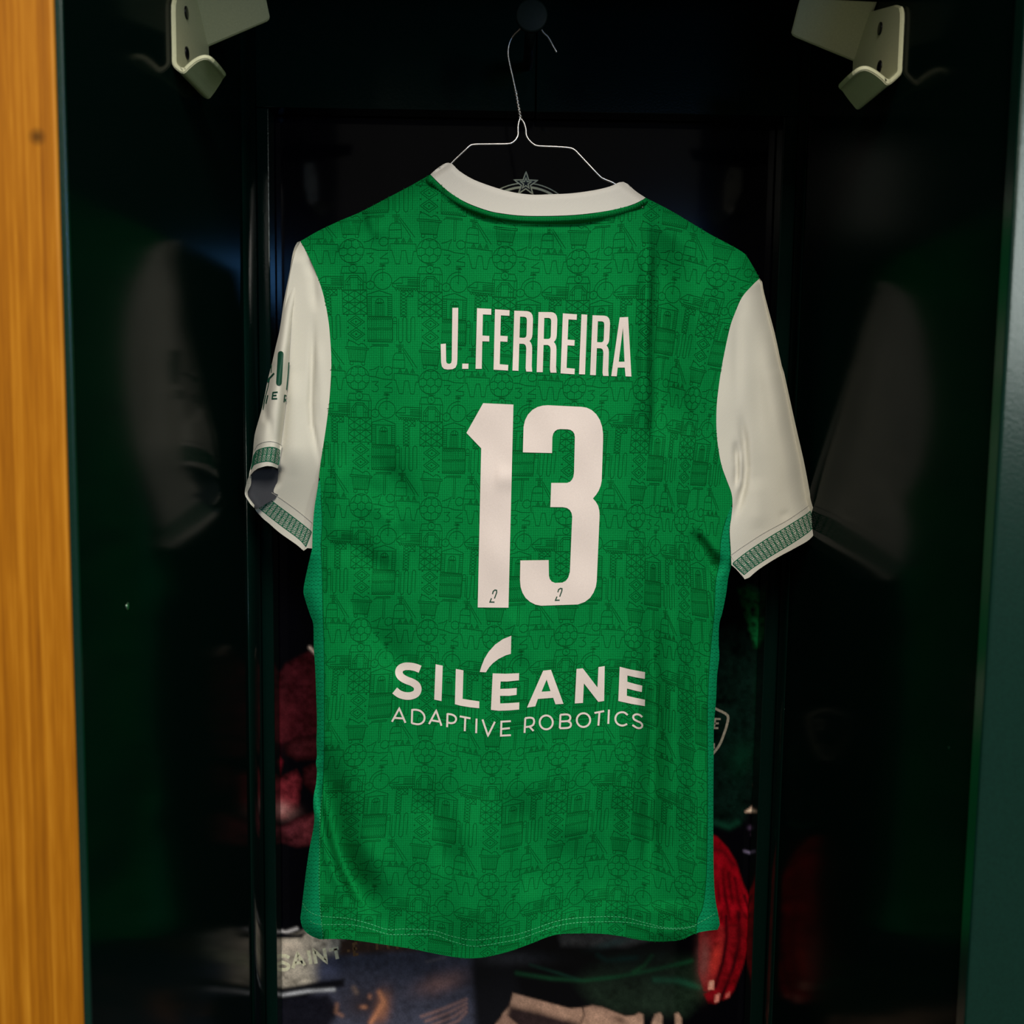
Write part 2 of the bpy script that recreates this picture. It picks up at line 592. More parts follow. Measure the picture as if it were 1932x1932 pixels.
# little screws in the panels
def wall_screw(px, py, X, sgn, rad, parent, m=M_RIVET):
    p = unX([(px, py)], X)[0]
    V, Fc = disc(p - np.array([sgn * 0.0002, 0, 0]), (sgn, 0, 0), rad, rad * 0.35, 14)
    mkobj('screw', V, Fc, m, parent)
wall_screw(240, 1144, XL, 1, 0.0028, wl)
wall_screw(1790, 1411, XR, -1, 0.0010, wr, M_EDGE)
wall_screw(479, 1308, XL, 1, 0.0012, wl)
wall_screw(1480, 1338, XR, -1, 0.0012, wr)

# ------------------------------------------------------------------ coat peg
pc = unY([(1003, 32)], [1.052])[0]
peg = empty('coat_peg', (pc[0], YB, pc[2]), 'round dark coat peg on the top rail holding the wire hanger', 'peg')
V, Fc = disc(pc, (0, -1, 0), 0.0152, 0.005, 32, 0.1)
mkobj('knob', V, Fc, M_PEG, peg)
V, Fc = tube([pc + [0, -0.001, 0], [pc[0], YB + 0.002, pc[2]]], 0.0055, 14)
mkobj('stem', V, Fc, M_PEG, peg)

# ------------------------------------------------------------------ bent plate coat hooks on the side walls
def coat_hook(side, near_px, bottom_px, lip_px, fold_far_px, flange_px, screws_px, top_z, label):
    X = XL if side > 0 else XR
    s = side
    th = 0.0036
    Yn = unX([near_px], X)[0][1]
    zb = unX([bottom_px], X)[0][2]
    pb, pt = unX([flange_px[0]], X)[0], unX([flange_px[-1]], X)[0]
    Bz = (pt[1] - pb[1]) / (pt[2] - pb[2])   # the bend between plate and flange leans forward
    Az = pb[1] - Bz * pb[2]
    Yfar = pb[1]
    Yfold = Yn / 0.922
    root = empty('coat_hook', (X, (Yn + Yfar) / 2, zb), label, 'hook', 'bent plate hooks on the locker sides')
    # profile of the sheet in the plane Y = Yn : down the wall, round the fold, out along the lip
    lip = unY(lip_px, [Yn] * len(lip_px))[:, [0, 2]]
    prof = [(X + s * 0.0004, z) for z in np.linspace(top_z, zb + 0.012, 10)]
    fold = spline([prof[-1], (X + s * 0.0006, zb + 0.005), (X + s * 0.0035, zb + 0.0005)] + [tuple(p) for p in lip], 0.0015)
    prof = np.array(prof[:-1] + [tuple(p) for p in fold])
    # sheet thickness towards the room side
    n = len(prof)
    T = np.zeros_like(prof)
    T[1:-1] = prof[2:] - prof[:-2]
    T[0] = prof[1] - prof[0]
    T[-1] = prof[-1] - prof[-2]
    T /= np.linalg.norm(T, axis=1, keepdims=True)
    Nn = np.stack([-T[:, 1], T[:, 0]], 1) * s
    inner = prof + Nn * th
    # arc length along the lip
    d = np.r_[0, np.cumsum(np.linalg.norm(np.diff(prof, axis=0), axis=1))]
    i0 = 9                                   # where the fold begins
    ztf = pt[2]
    sL = np.clip((d - d[i0]) / (d[-1] - d[i0]), 0, 1)
    ynear = np.full(n, Yn)
    yfar = np.full(n, Yfar)
    for i in range(n):
        if i >= i0:
            q = sL[i]
            w = min(1, max(0, (q - 0.45) / 0.55))
            v = min(1, max(0, (q - 0.78) / 0.22))
            D = Yfold - Yn
            yfar[i] = Yfold - D * (0.05 * q + 0.62 * (1 - math.sqrt(1 - w * w)))
            ynear[i] = Yn + D * 0.18 * (1 - math.sqrt(1 - v * v))
        else:
            yfar[i] = min(Yfar, Az + Bz * prof[i, 1])
        # rounded top corners of the wall plate
        k = (top_z - prof[i, 1]) / 0.016
        if k < 1 and i < 10:
            c = 1 - math.sqrt(max(0, 1 - (1 - k) ** 2))
            ynear[i] += 0.016 * c
    NS = 6
    V, Fc = [], []
    def vid(i, j, lay):
        return (i * (NS + 1) + j) * 2 + lay
    for i in range(n):
        for j in range(NS + 1):
            y = ynear[i] + (yfar[i] - ynear[i]) * j / NS
            dz = 0.0
            if i < 9:                        # the far top corner of the plate stands higher
                dz = (ztf - top_z) * (j / NS) * (prof[i, 1] - prof[9, 1]) / (top_z - prof[9, 1])
            V.append((prof[i, 0], y, prof[i, 1] + dz))
            V.append((inner[i, 0], y, inner[i, 1] + dz))
    for i in range(n - 1):
        for j in range(NS):
            Fc.append((vid(i, j, 0), vid(i + 1, j, 0), vid(i + 1, j + 1, 0), vid(i, j + 1, 0)))
            Fc.append((vid(i, j, 1), vid(i, j + 1, 1), vid(i + 1, j + 1, 1), vid(i + 1, j, 1)))
        Fc.append((vid(i, 0, 0), vid(i, 0, 1), vid(i + 1, 0, 1), vid(i + 1, 0, 0)))
        Fc.append((vid(i, NS, 0), vid(i + 1, NS, 0), vid(i + 1, NS, 1), vid(i, NS, 1)))
    for j in range(NS):
        Fc.append((vid(0, j, 0), vid(0, j + 1, 0), vid(0, j + 1, 1), vid(0, j, 1)))
        Fc.append((vid(n - 1, j, 0), vid(n - 1, j, 1), vid(n - 1, j + 1, 1), vid(n - 1, j + 1, 0)))
    bm = bmesh.new()
    bv = [bm.verts.new(v) for v in V]
    for f in Fc:
        try: bm.faces.new([bv[k] for k in f])
        except ValueError: pass
    bmesh.ops.recalc_face_normals(bm, faces=bm.faces[:])
    bmesh.ops.bevel(bm, geom=[e for e in bm.edges if len(e.link_faces) == 2 and e.calc_face_angle(0) > 1.0], offset=0.0008, segments=2, affect='EDGES')
    bm.verts.index_update()
    V2 = [tuple(v.co) for v in bm.verts]
    F2 = [[v.index for v in f.verts] for f in bm.faces]
    bm.free()
    mkobj('wall_plate', V2, F2, M_HOOK, root, False)
    # flange facing the room
    P = np.asarray(flange_px, float)
    dr = rays(P)
    tt = (Az - 0.0030 + 1.5 * Bz) / (dr[:, 1] - Bz * dr[:, 2])
    A = CAM[None] + dr * tt[:, None]
    B = A + np.array([0, 0.003, 0])
    k = len(P)
    bm = bmesh.new()
    bv = [bm.verts.new(v) for v in np.vstack([A, B])]
    bm.faces.new(bv[:k])
    bm.faces.new(bv[k:][::-1])
    for i in range(k):
        j = (i + 1) % k
        bm.faces.new((bv[i], bv[i + k], bv[j + k], bv[j]))
    bmesh.ops.recalc_face_normals(bm, faces=bm.faces[:])
    bmesh.ops.bevel(bm, geom=[e for e in bm.edges if abs((e.verts[0].co.y - Bz * e.verts[0].co.z) - (e.verts[1].co.y - Bz * e.verts[1].co.z)) < 1e-5], offset=0.0007, segments=2, affect='EDGES')
    bm.verts.index_update()
    V2 = [tuple(v.co) for v in bm.verts]
    F2 = [[v.index for v in f.verts] for f in bm.faces]
    bm.free()
    mkobj('flange', V2, F2, M_HOOK, root, False)
    for sp in screws_px:
        p = unX([sp], X + s * (th + 0.0004))[0]
        V, Fc = disc(p, (s, 0, 0), 0.0052, 0.0012, 18)
        mkobj('screw', V, Fc, M_SCREW, root)
    return root

coat_hook(1, (322, 60), (331, 139), [(346, 138), (358, 128), (370, 118), (382, 112), (391, 111), (400, 118)], (380, 188),
          [(386, 89), (503, 39), (507, 35), (508, 30), (500, -8), (496, -26), (358, -28)],
          [(351, 24), (352, 100)], unX([(312, -30)], XL)[0][2],
          'beige bent plate hook on the left side panel beside the wood')
coat_hook(-1, (1707, 60), (1691, 157), [(1676, 160), (1663, 150), (1650, 140), (1636, 133), (1625, 133), (1613, 141)], (1630, 212),
          [(1617, 116), (1502, 69), (1496, 65), (1494, 60), (1506, 12), (1510, -2), (1513, -4), (1655, 3)],
          [(1661, 54), (1660, 126)], unX([(1712, -6)], XR)[0][2],
          'beige bent plate hook on the right side panel of the locker')

# ------------------------------------------------------------------ poster on the back of the locker
def srgb_arr(c):
    return np.array(lin(c))

def smooth01(x):
    x = np.clip(x, 0, 1)
    return x * x * (3 - 2 * x)

def vnoise(P, scale, seed=0):
    rs = np.random.RandomState(seed)
    g = rs.rand(64, 64)
    q = P / scale
    i = np.floor(q).astype(int)
    f = smooth01(q - i)
    a = g[i[:, 1] % 64, i[:, 0] % 64]
    b = g[i[:, 1] % 64, (i[:, 0] + 1) % 64]
    c = g[(i[:, 1] + 1) % 64, i[:, 0] % 64]
    d = g[(i[:, 1] + 1) % 64, (i[:, 0] + 1) % 64]
    return (a * (1 - f[:, 0]) + b * f[:, 0]) * (1 - f[:, 1]) + (c * (1 - f[:, 0]) + d * f[:, 0]) * f[:, 1]

poster = empty('poster', (0.02, YP, 1.2), 'large dark football poster on the back of the locker behind the shirt', 'poster')
def build_poster():
    gx = np.arange(488, 1500, 3.0)
    gy = np.r_[np.arange(120, 1080, 40.0), np.arange(1080, 1980, 3.0), [2040, 2100]]
    nx, ny = len(gx), len(gy)
    P = np.stack(np.meshgrid(gx, gy), -1).reshape(-1, 2)
    C = np.tile(srgb_arr((2, 2, 4)), (len(P), 1))
    n1, n2, n3 = vnoise(P, 9, 1), vnoise(P, 24, 2), vnoise(P, 5, 3)
    def sd(poly):
        poly = np.asarray(poly, float)
        d = dist_poly(P, np.vstack([poly, poly[:1]]))
        return np.where(inside(P, poly), d, -d)
    def paint(poly, col, soft=4, var=0.25, alpha=1.0, roundness=None, edge=None):
        d = sd(poly)
        a = smooth01((d + soft) / (2 * soft)) * alpha
        c = srgb_arr(col)[None] * (1 + var * ((n1 - 0.5) + (n2 - 0.5) + 0.6 * (n3 - 0.5)) * 1.6)[:, None]
        if roundness:
            c = c * (0.35 + 0.65 * smooth01(d / roundness))[:, None]
        C[:] = C * (1 - a[:, None]) + c * a[:, None]
    def glow(cx, cy, rx, ry, col, alpha=1.0, ang=0.0):
        ca, sa = math.cos(ang), math.sin(ang)
        x = (P[:, 0] - cx) * ca + (P[:, 1] - cy) * sa
        y = -(P[:, 0] - cx) * sa + (P[:, 1] - cy) * ca
        a = np.exp(-((x / rx) ** 2 + (y / ry) ** 2)) * alpha * (0.75 + 0.5 * n1)
        C[:] = C * (1 - a[:, None]) + srgb_arr(col)[None] * a[:, None]
    def line(pts, w, col, alpha=1.0):
        d = dist_poly(P, pts)
        a = np.exp(-(d / w) ** 2) * alpha * (0.7 + 0.6 * n2)
        a = np.clip(a, 0, 1)
        C[:] = C * (1 - a[:, None]) + srgb_arr(col)[None] * a[:, None]
    # red lit stones on the left
    paint([(500, 1315), (540, 1252), (590, 1226), (620, 1230), (620, 1384), (560, 1398), (500, 1404)], (40, 9, 13), 5, 0.5)
    glow(515, 1360, 35, 40, (58, 14, 19), 0.7)
    paint([(536, 1405), (556, 1390), (600, 1384), (620, 1400), (620, 1432), (560, 1436), (540, 1424)], (40, 11, 14), 4, 0.5, 1, 16)
    paint([(500, 1426), (520, 1418), (534, 1436), (528, 1462), (500, 1478)], (84, 14, 24), 4, 0.4, 1, 14)
    paint([(504, 1492), (530, 1466), (560, 1452), (569, 1470), (563, 1525), (540, 1546), (520, 1543), (504, 1530)], (84, 24, 30), 4, 0.5, 1, 16)
    glow(525, 1526, 26, 14, (130, 90, 86), 0.9, 0.3)
    paint([(572, 1450), (590, 1440), (620, 1440), (620, 1505), (590, 1500), (572, 1478)], (40, 11, 14), 4, 0.5, 1, 14)
    paint([(528, 1560), (560, 1542), (600, 1530), (620, 1540), (620, 1590), (560, 1599), (532, 1590)], (64, 24, 29), 4, 0.5, 1, 14)
    paint([(500, 1562), (520, 1560), (524, 1590), (510, 1604), (500, 1604)], (42, 20, 34), 4, 0.4)
    line([(585, 1222), (600, 1238)], 3, (190, 170, 160), 0.7)
    # pale stone plate with lettering, dark blue stone, brown carving
    paint([(508, 1768), (560, 1764), (586, 1752), (650, 1768), (640, 1800), (606, 1856), (560, 1862), (518, 1866)], (140, 131, 117), 8, 0.5)
    glow(545, 1785, 40, 14, (160, 146, 130), 0.6)
    line([(505, 1752), (540, 1759), (560, 1752)], 3, (165, 160, 158), 0.9)
    paint([(506, 1757), (560, 1763), (580, 1757), (570, 1770), (506, 1771)], (10, 10, 14), 4, 0)
    paint([(600, 1800), (700, 1782), (900, 1800), (905, 1990), (560, 1990), (590, 1880)], (46, 47, 58), 16, 0.3)
    paint([(640, 1772), (740, 1772), (800, 1792), (640, 1802)], (50, 32, 24), 8, 0.4)
    glow(620, 1830, 26, 16, (60, 64, 84), 0.7)
    paint([(515, 1868), (600, 1852), (650, 1846), (650, 1862), (520, 1880)], (10, 10, 14), 5, 0)
    line([(518, 1880), (580, 1870), (630, 1867)], 3.5, (140, 140, 142), 0.9)
    paint([(500, 1886), (620, 1876), (640, 1905), (590, 1990), (500, 1990)], (14, 14, 20), 8, 0.2)
    glow(835, 1852, 42, 17, (112, 82, 78), 0.8, -0.3)
    for q in range(4):
        line([(795 + 8 * q, 1918 + 9 * q), (840 + 8 * q, 1902 + 8 * q), (880, 1885 + 8 * q)], 3, (120, 88, 80), 0.55)
    line([(805, 1815), (840, 1806)], 3, (80, 74, 78), 0.6)
    glow(720, 1900, 14, 26, (150, 96, 66), 0.8, 0.2)
    glow(685, 1895, 40, 26, (36, 30, 34), 0.9)
    line([(716, 1872), (724, 1890), (712, 1910), (700, 1930)], 5, (150, 98, 70), 0.8)
    line([(636, 1895), (634, 1910), (645, 1916)], 4, (110, 78, 62), 0.7)
    line([(668, 1864), (672, 1872)], 5, (104, 84, 72), 0.7)
    glow(686, 1900, 6, 4, (150, 100, 72), 0.8)
    glow(698, 1880, 4, 5, (140, 94, 70), 0.7)
    paint([(888, 1800), (960, 1790), (1010, 1990), (900, 1990)], (9, 9, 13), 12, 0)
    # shorts of the player: dark green cloth with folds
    paint([(1085, 1850), (1150, 1800), (1250, 1795), (1320, 1810), (1330, 1880), (1290, 1915), (1130, 1905)], (20, 32, 22), 18, 0.3)
    paint([(1055, 1764), (1120, 1758), (1235, 1770), (1180, 1786), (1060, 1784)], (92, 82, 70), 8, 0.3)
    glow(1160, 1778, 34, 7, (70, 96, 80), 0.7, -0.25)
    glow(975, 1808, 60, 12, (58, 56, 58), 0.6)
    line([(975, 1836), (1040, 1846), (1100, 1850), (1170, 1842), (1240, 1828), (1305, 1813)], 4, (18, 66, 38), 0.8)
    line([(1195, 1834), (1215, 1822), (1230, 1803)], 4, (22, 72, 38), 0.8)
    line([(1128, 1802), (1145, 1812), (1200, 1807)], 5, (15, 52, 40), 0.8)
    line([(1236, 1848), (1280, 1850), (1318, 1862)], 6, (22, 66, 46), 0.8)
    line([(1000, 1820), (1060, 1838), (1090, 1848)], 3, (18, 60, 44), 0.6)
    # bare hands reaching in at the bottom
    paint([(968, 1874), (1020, 1888), (1075, 1903), (1102, 1901), (1118, 1897), (1136, 1900), (1180, 1918), (1198, 1916), (1206, 1911), (1213, 1914), (1216, 1990), (925, 1990), (948, 1914), (962, 1898)], (138, 108, 90), 3, 0.2)
    paint([(962, 1897), (1020, 1910), (1090, 1930), (1090, 1990), (990, 1990), (952, 1922)], (34, 24, 24), 9, 0.2)
    paint([(935, 1932), (952, 1912), (985, 1940), (985, 1990), (925, 1990)], (118, 90, 76), 3, 0.2)
    line([(1100, 1902), (1102, 1915), (1094, 1935)], 2, (50, 36, 30), 0.9)
    glow(1170, 1925, 16, 8, (70, 52, 42), 0.8, 0.4)
    paint([(1230, 1930), (1236, 1914), (1246, 1911), (1250, 1918), (1246, 1990), (1228, 1990)], (138, 110, 92), 3, 0.2)
    paint([(1273, 1913), (1280, 1911), (1286, 1922), (1284, 1990), (1278, 1990)], (138, 110, 92), 3, 0.2)
    # the player in a dark green shirt
    paint([(1330, 1190), (1400, 1170), (1446, 1190), (1446, 1430), (1430, 1490), (1405, 1545), (1370, 1562), (1330, 1545)], (3, 14, 10), 10, 0.5)
    paint([(1392, 1112), (1420, 1104), (1436, 1116), (1450, 1138), (1450, 1218), (1424, 1222), (1412, 1180), (1398, 1140)], (9, 78, 38), 5, 0.8)
    line([(1410, 1104), (1428, 1112), (1440, 1128)], 4, (20, 78, 52), 0.8)
    line([(1424, 1135), (1450, 1148)], 4, (4, 22, 14), 0.8)
    glow(1400, 1430, 24, 34, (4, 32, 20), 0.7, 0.5)
    glow(1432, 1310, 14, 60, (4, 24, 15), 0.6)
    line([(1350, 1552), (1376, 1560), (1392, 1552)], 6, (8, 44, 30), 0.7)
    line([(1428, 1482), (1440, 1474)], 3.5, (196, 172, 152), 0.95)
    paint([(1406, 1532), (1422, 1520), (1440, 1508), (1440, 1530), (1420, 1532)], (190, 160, 140), 3, 0.2)
    line([(1415, 1562), (1440, 1556)], 4, (70, 56, 78), 0.7)
    line([(1422, 1575), (1440, 1570)], 4, (80, 66, 84), 0.7)
    line([(1405, 1606), (1425, 1612), (1440, 1612)], 2.5, (96, 88, 112), 0.7)
    # red glove-like lit hand
    red = (98, 2, 11)
    paint([(1335, 1572), (1352, 1578), (1372, 1599), (1388, 1625), (1402, 1668), (1420, 1705), (1428, 1722), (1428, 1775), (1400, 1800), (1320, 1775), (1330, 1700)], red, 3, 0.35)
    for q in range(4):
        line([(1350 + 12 * q, 1632 + 8 * q), (1356 + 13 * q, 1690 + 6 * q), (1362 + 16 * q, 1735)], 3.2, (44, 1, 5), 0.75)
    for q, (hx, hy) in enumerate([(1358, 1712), (1384, 1716), (1408, 1712)]):
        glow(hx, hy, 7, 11, (138, 8, 20), 0.75)
    line([(1345, 1600), (1366, 1608), (1384, 1632)], 5, (62, 2, 8), 0.7)
    glow(1352, 1650, 8, 30, (124, 6, 18), 0.7, 0.15)
    paint([(1319, 1750), (1352, 1738), (1369, 1752), (1369, 1790), (1356, 1835), (1346, 1862), (1340, 1870), (1328, 1869), (1318, 1835)], (104, 16, 20), 3, 0.4)
    glow(1328, 1810, 12, 40, (112, 66, 62), 0.8)
    glow(1350, 1810, 9, 28, (176, 48, 40), 0.7, 0.25)
    paint([(1366, 1740), (1392, 1745), (1393, 1790), (1376, 1845), (1360, 1885), (1350, 1894), (1336, 1892), (1328, 1876), (1345, 1866), (1360, 1828), (1370, 1790)], (94, 6, 13), 3, 0.4)
    paint([(1396, 1735), (1418, 1735), (1416, 1775), (1400, 1825), (1384, 1868), (1374, 1882), (1364, 1886), (1366, 1872), (1386, 1820), (1396, 1785)], (102, 4, 12), 3, 0.4)
    line([(1370, 1728), (1371, 1770), (1364, 1815), (1350, 1862)], 3.6, (30, 2, 6), 0.9)
    line([(1394, 1722), (1395, 1775), (1384, 1825), (1362, 1880)], 4.2, (30, 2, 6), 0.9)
    line([(1404, 1690), (1418, 1730), (1420, 1770)], 2.6, (36, 2, 6), 0.8)
    paint([(1338, 1852), (1347, 1849), (1346, 1866), (1336, 1868)], (196, 128, 110), 2, 0.1)
    paint([(1350, 1878), (1358, 1874), (1356, 1889), (1348, 1892)], (176, 108, 96), 2, 0.1)
    paint([(1370, 1876), (1378, 1870), (1376, 1880), (1368, 1884)], (150, 70, 64), 2, 0.1)
    C[:] = np.clip(C * 2.3, 0, 1)
    V = unY(P, np.full(len(P), YP))
    a = (np.arange(ny - 1)[:, None] * nx + np.arange(nx - 1)[None]).ravel()
    Fc = np.stack([a, a + nx, a + nx + 1, a + 1], 1)
    m = mat('poster_print', (0.01, 0.01, 0.01), 0.08, 0, 0.30)
    at = nd(m, 'ShaderNodeVertexColor', layer_name='ink')
    nz = nd(m, 'ShaderNodeTexNoise')
    nz.inputs['Scale'].default_value = 700
    tc = nd(m, 'ShaderNodeTexCoord')
    lk(m, tc.outputs['Object'], nz.inputs[0])
    sc = nd(m, 'ShaderNodeVectorMath', operation='SCALE')
    lk(m, at.outputs[0], sc.inputs[0])
    lk(m, mathn(m, 'ADD', mathn(m, 'MULTIPLY', nz.outputs[0], 0.9), 0.55), sc.inputs['Scale'])
    lk(m, sc.outputs[0], m.node_tree.nodes['Principled BSDF'].inputs['Base Color'])
    o = mkobj('sheet', V, Fc, m, poster, False)
    ca = o.data.color_attributes.new('ink', 'FLOAT_COLOR', 'POINT')
    ca.data.foreach_set('color', np.hstack([C, np.ones((len(C), 1))]).astype(np.float32).ravel())
build_poster()

def flatY(Y):
    return lambda P: np.full(len(P), Y)

def cropmap(ox, oy, sc):
    return lambda pts: [(ox + x / sc, oy + y / sc) for x, y in pts]

# star and arcs at the top of the poster
k = cropmap(920, 310, 11.365)
def star(cx, cy, R, r, rot=0.0):
    out = []
    for i in range(11):
        a = -math.pi / 2 + rot + i * math.pi / 5
        q = R if i % 2 == 0 else r
        out.append((cx + q * math.cos(a), cy + q * math.sin(a)))
    return out
so, si = star(820, 420, 262, 103, 0.02), star(820, 410, 125, 48, 0.02)
Vb, Fb = ribbons_px([(k(so), 2.2), (k(si), 2.0)], 2.2, 5)
print_obj('star_emblem', Vb, Fb, flatY(YP - 0.0009), M_GOLD, poster, 0)
starP, starT = tri2d(np.array(k(so[:-1])), 6)
print_obj('star_field', starP, starT, flatY(YP - 0.0006), mat('black_ink', (0.0022, 0.0022, 0.003), 0.4, 0, 0.2), poster, 0)
cx, cy, R1, R2 = 990.5, 452, 106.5, 100.5
def arc(R, a0, a1, n=40):
    return [(cx + R * math.cos(a), cy + R * math.sin(a)) for a in np.linspace(a0, a1, n)]
Vb, Fb = ribbons_px([(arc(R1, -2.9, -0.25), 1.9), (arc(R2 - 1.5, -2.9, -0.25), 4.2)], 2, 5)
print_obj('ring_emblem', Vb, Fb, flatY(YP - 0.0003), M_GOLD, poster, 0)

# shield badge of the player on the poster
k = cropmap(1180, 1100, 4.83)
M_BADGE = mat('badge_ink', (0.33, 0.30, 0.23), 0.5, 0, 0.2)
add_noise_color(M_BADGE, (0.33, 0.30, 0.23), 0.3, 500)
sh = spline(k([(560, 1205), (690, 1165), (790, 1140), (850, 1160), (932, 1208), (925, 1290), (900, 1370), (860, 1470), (800, 1552), (740, 1600), (660, 1500), (590, 1370), (560, 1205)]), 5)
Vb, Fb = ribbons_px([(sh, 4.6)], 4.6, 5)
print_obj('shield_badge', Vb, Fb, flatY(YP - 0.0006), M_BADGE, poster, 0)
Vb, Fb = ribbons_px([(k(l), 3.6) for l in [[(868, 1240), (818, 1238), (806, 1322), (846, 1322)], [(812, 1280), (850, 1278)], [(806, 1460), (806, 1510)]]], 3.6, 5)
print_obj('badge_letter', Vb, Fb, flatY(YP - 0.0006), M_BADGE, poster, 0)

# gilded lettering on the stone plate
k = cropmap(500, 1740, 3.864)
gl = [spline([(178, 258), (140, 243), (105, 258), (108, 285), (150, 300), (172, 318), (160, 342), (125, 345), (92, 325)], 8),
      [(203, 335), (236, 230), (290, 315)], [(222, 300), (275, 290)], [(316, 205), (334, 305)],
      [(372, 302), (356, 205), (446, 288), (430, 188)], [(466, 204), (535, 188)], [(513, 192), (528, 268)]]
Vb, Fb = ribbons_px([(k(l), 6.4) for l in gl], 6.4, 4)
M_GILT = mat('gilt_ink', (1.0, 0.88, 0.55), 0.45, 0, 0.2)
add_noise_color(M_GILT, (1.0, 0.88, 0.55), 0.3, 350)
print_obj('gilt_lettering', Vb, Fb, flatY(YP - 0.0004), M_GILT, poster, 0)
M_GILT2 = mat('worn_gilt_ink', (0.22, 0.11, 0.045), 0.45, 0, 0.2)
add_noise_color(M_GILT2, (0.22, 0.11, 0.045), 0.5, 350)
Vb, Fb = ribbons_px([(k(l), 5.0) for l in [[(598, 208), (618, 208)], [(672, 150), (645, 158), (652, 238), (682, 232)], [(648, 195), (672, 190)],
                                            [(780, 130), (830, 130)], [(812, 130), (818, 200)], [(890, 150), (900, 198)], [(960, 150), (966, 196)]]], 5, 4)
print_obj('worn_lettering', Vb, Fb, flatY(YP - 0.0004), M_GILT2, poster, 0)

# ------------------------------------------------------------------ wire hanger
YH = YJ + 0.026
hang = empty('wire_hanger', tuple(unY([(981, 222)], [YH])[0]), 'thin twisted wire hanger holding the green football shirt', 'hanger')
def wire(name, pts, rad=0.00125, Ys=None):
    P = spline(pts, 2.5)
    q = np.clip((np.abs(P[:, 0] - 1000) - 120) / 300, 0, 1)
    Yv = YH + 0.020 * q
    V, Fc = tube(unY(P, Yv), rad, 8)
    return mkobj(name, V, Fc, M_WIRE, hang)
wire('hook', [(980, 214), (977, 196), (973, 172), (966, 140), (961, 118), (958.5, 100), (961, 82), (969, 67), (981, 55), (992, 42), (1004, 36), (1015, 44), (1024, 60), (1034, 70), (1042, 84), (1050.5, 99)])
def twist(ph):
    pts = []
    for t in np.linspace(0, 1, 60):
        a = ph + t * 2 * math.pi * 3.6
        pts.append((972.8 + 9.2 * t + 1.9 * math.cos(a), 172 + 50 * t, 1.9 * math.sin(a)))
    pts = np.array(pts)
    V, Fc = tube(unY(pts[:, :2], YH + pts[:, 2] * 0.00053), 0.00105, 6)
    return mkobj('twisted_neck', V, Fc, M_WIRE, hang)
twist(0.0)
twist(math.pi)
wire('wire_end', [(970.2, 164), (972.5, 175)], 0.0010)
left_arm = [(983, 220), (979, 229), (977.2, 240), (977.2, 254), (974, 262), (967, 269), (957, 271.5), (925, 272), (896, 272.5), (887, 275), (879, 282), (851, 309), (832, 333), (790, 372), (700, 418), (610, 470)]
right_arm = [(982, 223), (988, 231), (992, 243), (993, 255), (998, 264), (1006, 271.5), (1016, 275.5), (1050, 277), (1074, 279), (1084, 283), (1095, 294), (1130, 331), (1140, 338), (1163, 349), (1200, 380), (1300, 446), (1390, 520)]
wire('left_arm', left_arm)
wire('right_arm', right_arm)
wire('bottom_bar', [(610, 470), (622, 486), (800, 496), (1100, 524), (1370, 532), (1390, 520)])

# ------------------------------------------------------------------ the football shirt: outlines in flat pixels
SHO_L = [(812, 329), (795, 339), (770, 353), (730, 374), (680, 400), (640, 417), (600, 436), (567, 455)]
SHO_R = [(1218, 373), (1224, 376), (1240, 384), (1270, 400), (1300, 418), (1340, 442), (1370, 458), (1400, 475), (1412, 488), (1433, 525)]
SEAM_L = [(567, 455), (583, 485), (600, 525), (611, 560), (619, 600), (623, 640), (625, 680), (624, 720), (621, 760), (616, 800), (610, 840), (604, 880), (600, 915), (593, 960), (590, 1000), (589, 1035)]
SEAM_R = [(1433, 525), (1417, 541), (1400, 561), (1387, 590), (1378, 615), (1370, 650), (1362, 690), (1356, 730), (1352, 770), (1352, 815), (1356, 850), (1362, 880), (1372, 908), (1380, 930), (1382, 950), (1380, 975), (1377, 1000), (1379, 1040), (1380, 1066)]
SIDE_L = [(589, 1035), (583, 1060), (576, 1092), (572.5, 1115), (576, 1132), (585, 1160), (591, 1178), (592, 1220), (594.5, 1260), (596, 1300), (598, 1360), (597, 1400), (598, 1425), (596, 1440), (598, 1455), (596, 1480), (592, 1500), (591, 1520), (593, 1545), (590, 1570), (584, 1600), (578, 1640), (573, 1680), (569, 1715), (567, 1735), (572, 1752), (584, 1764), (602, 1772)]
SIDE_R = [(1380, 1066), (1374, 1090), (1370, 1120), (1363, 1155), (1357, 1178), (1356, 1215), (1357, 1240), (1353, 1275), (1351, 1320), (1347, 1370), (1346.5, 1420), (1346, 1500), (1346, 1580), (1346.5, 1640), (1349, 1690), (1355, 1725), (1358, 1745), (1354, 1754)]
HEM = [(602, 1772), (650, 1772), (690, 1777), (730, 1783), (775, 1790), (820, 1799), (860, 1806), (890, 1808), (920, 1805), (960, 1795), (1000, 1781), (1030, 1769), (1055, 1762.5), (1090, 1761), (1130, 1761.5), (1170, 1766), (1200, 1772), (1230, 1776), (1260, 1776), (1285, 1773), (1310, 1762), (1330, 1757), (1354, 1754)]
COL_BOT = [(812, 329), (830, 347), (850, 364), (880, 382), (920, 397), (950, 403), (990, 407), (1050, 407), (1100, 404), (1150, 397), (1190, 387), (1212, 377), (1218, 373)]
COL_TOP = [(812, 329), (822, 320), (836, 310), (846, 307), (853, 309), (866, 322), (890, 337), (920, 349), (960, 361), (1000, 367), (1040, 366.5), (1080, 364.5), (1120, 359), (1150, 352), (1168, 344), (1176, 343), (1184, 347), (1200, 361), (1218, 373)]
MSEAM_L = [(604, 905), (606, 940), (608, 985), (606, 1030), (608, 1080), (609, 1140), (611, 1200), (612, 1260), (612, 1320), (612, 1400), (611, 1450), (608, 1500), (604, 1540), (603, 1600), (602, 1660), (604, 1710), (610, 1772)]
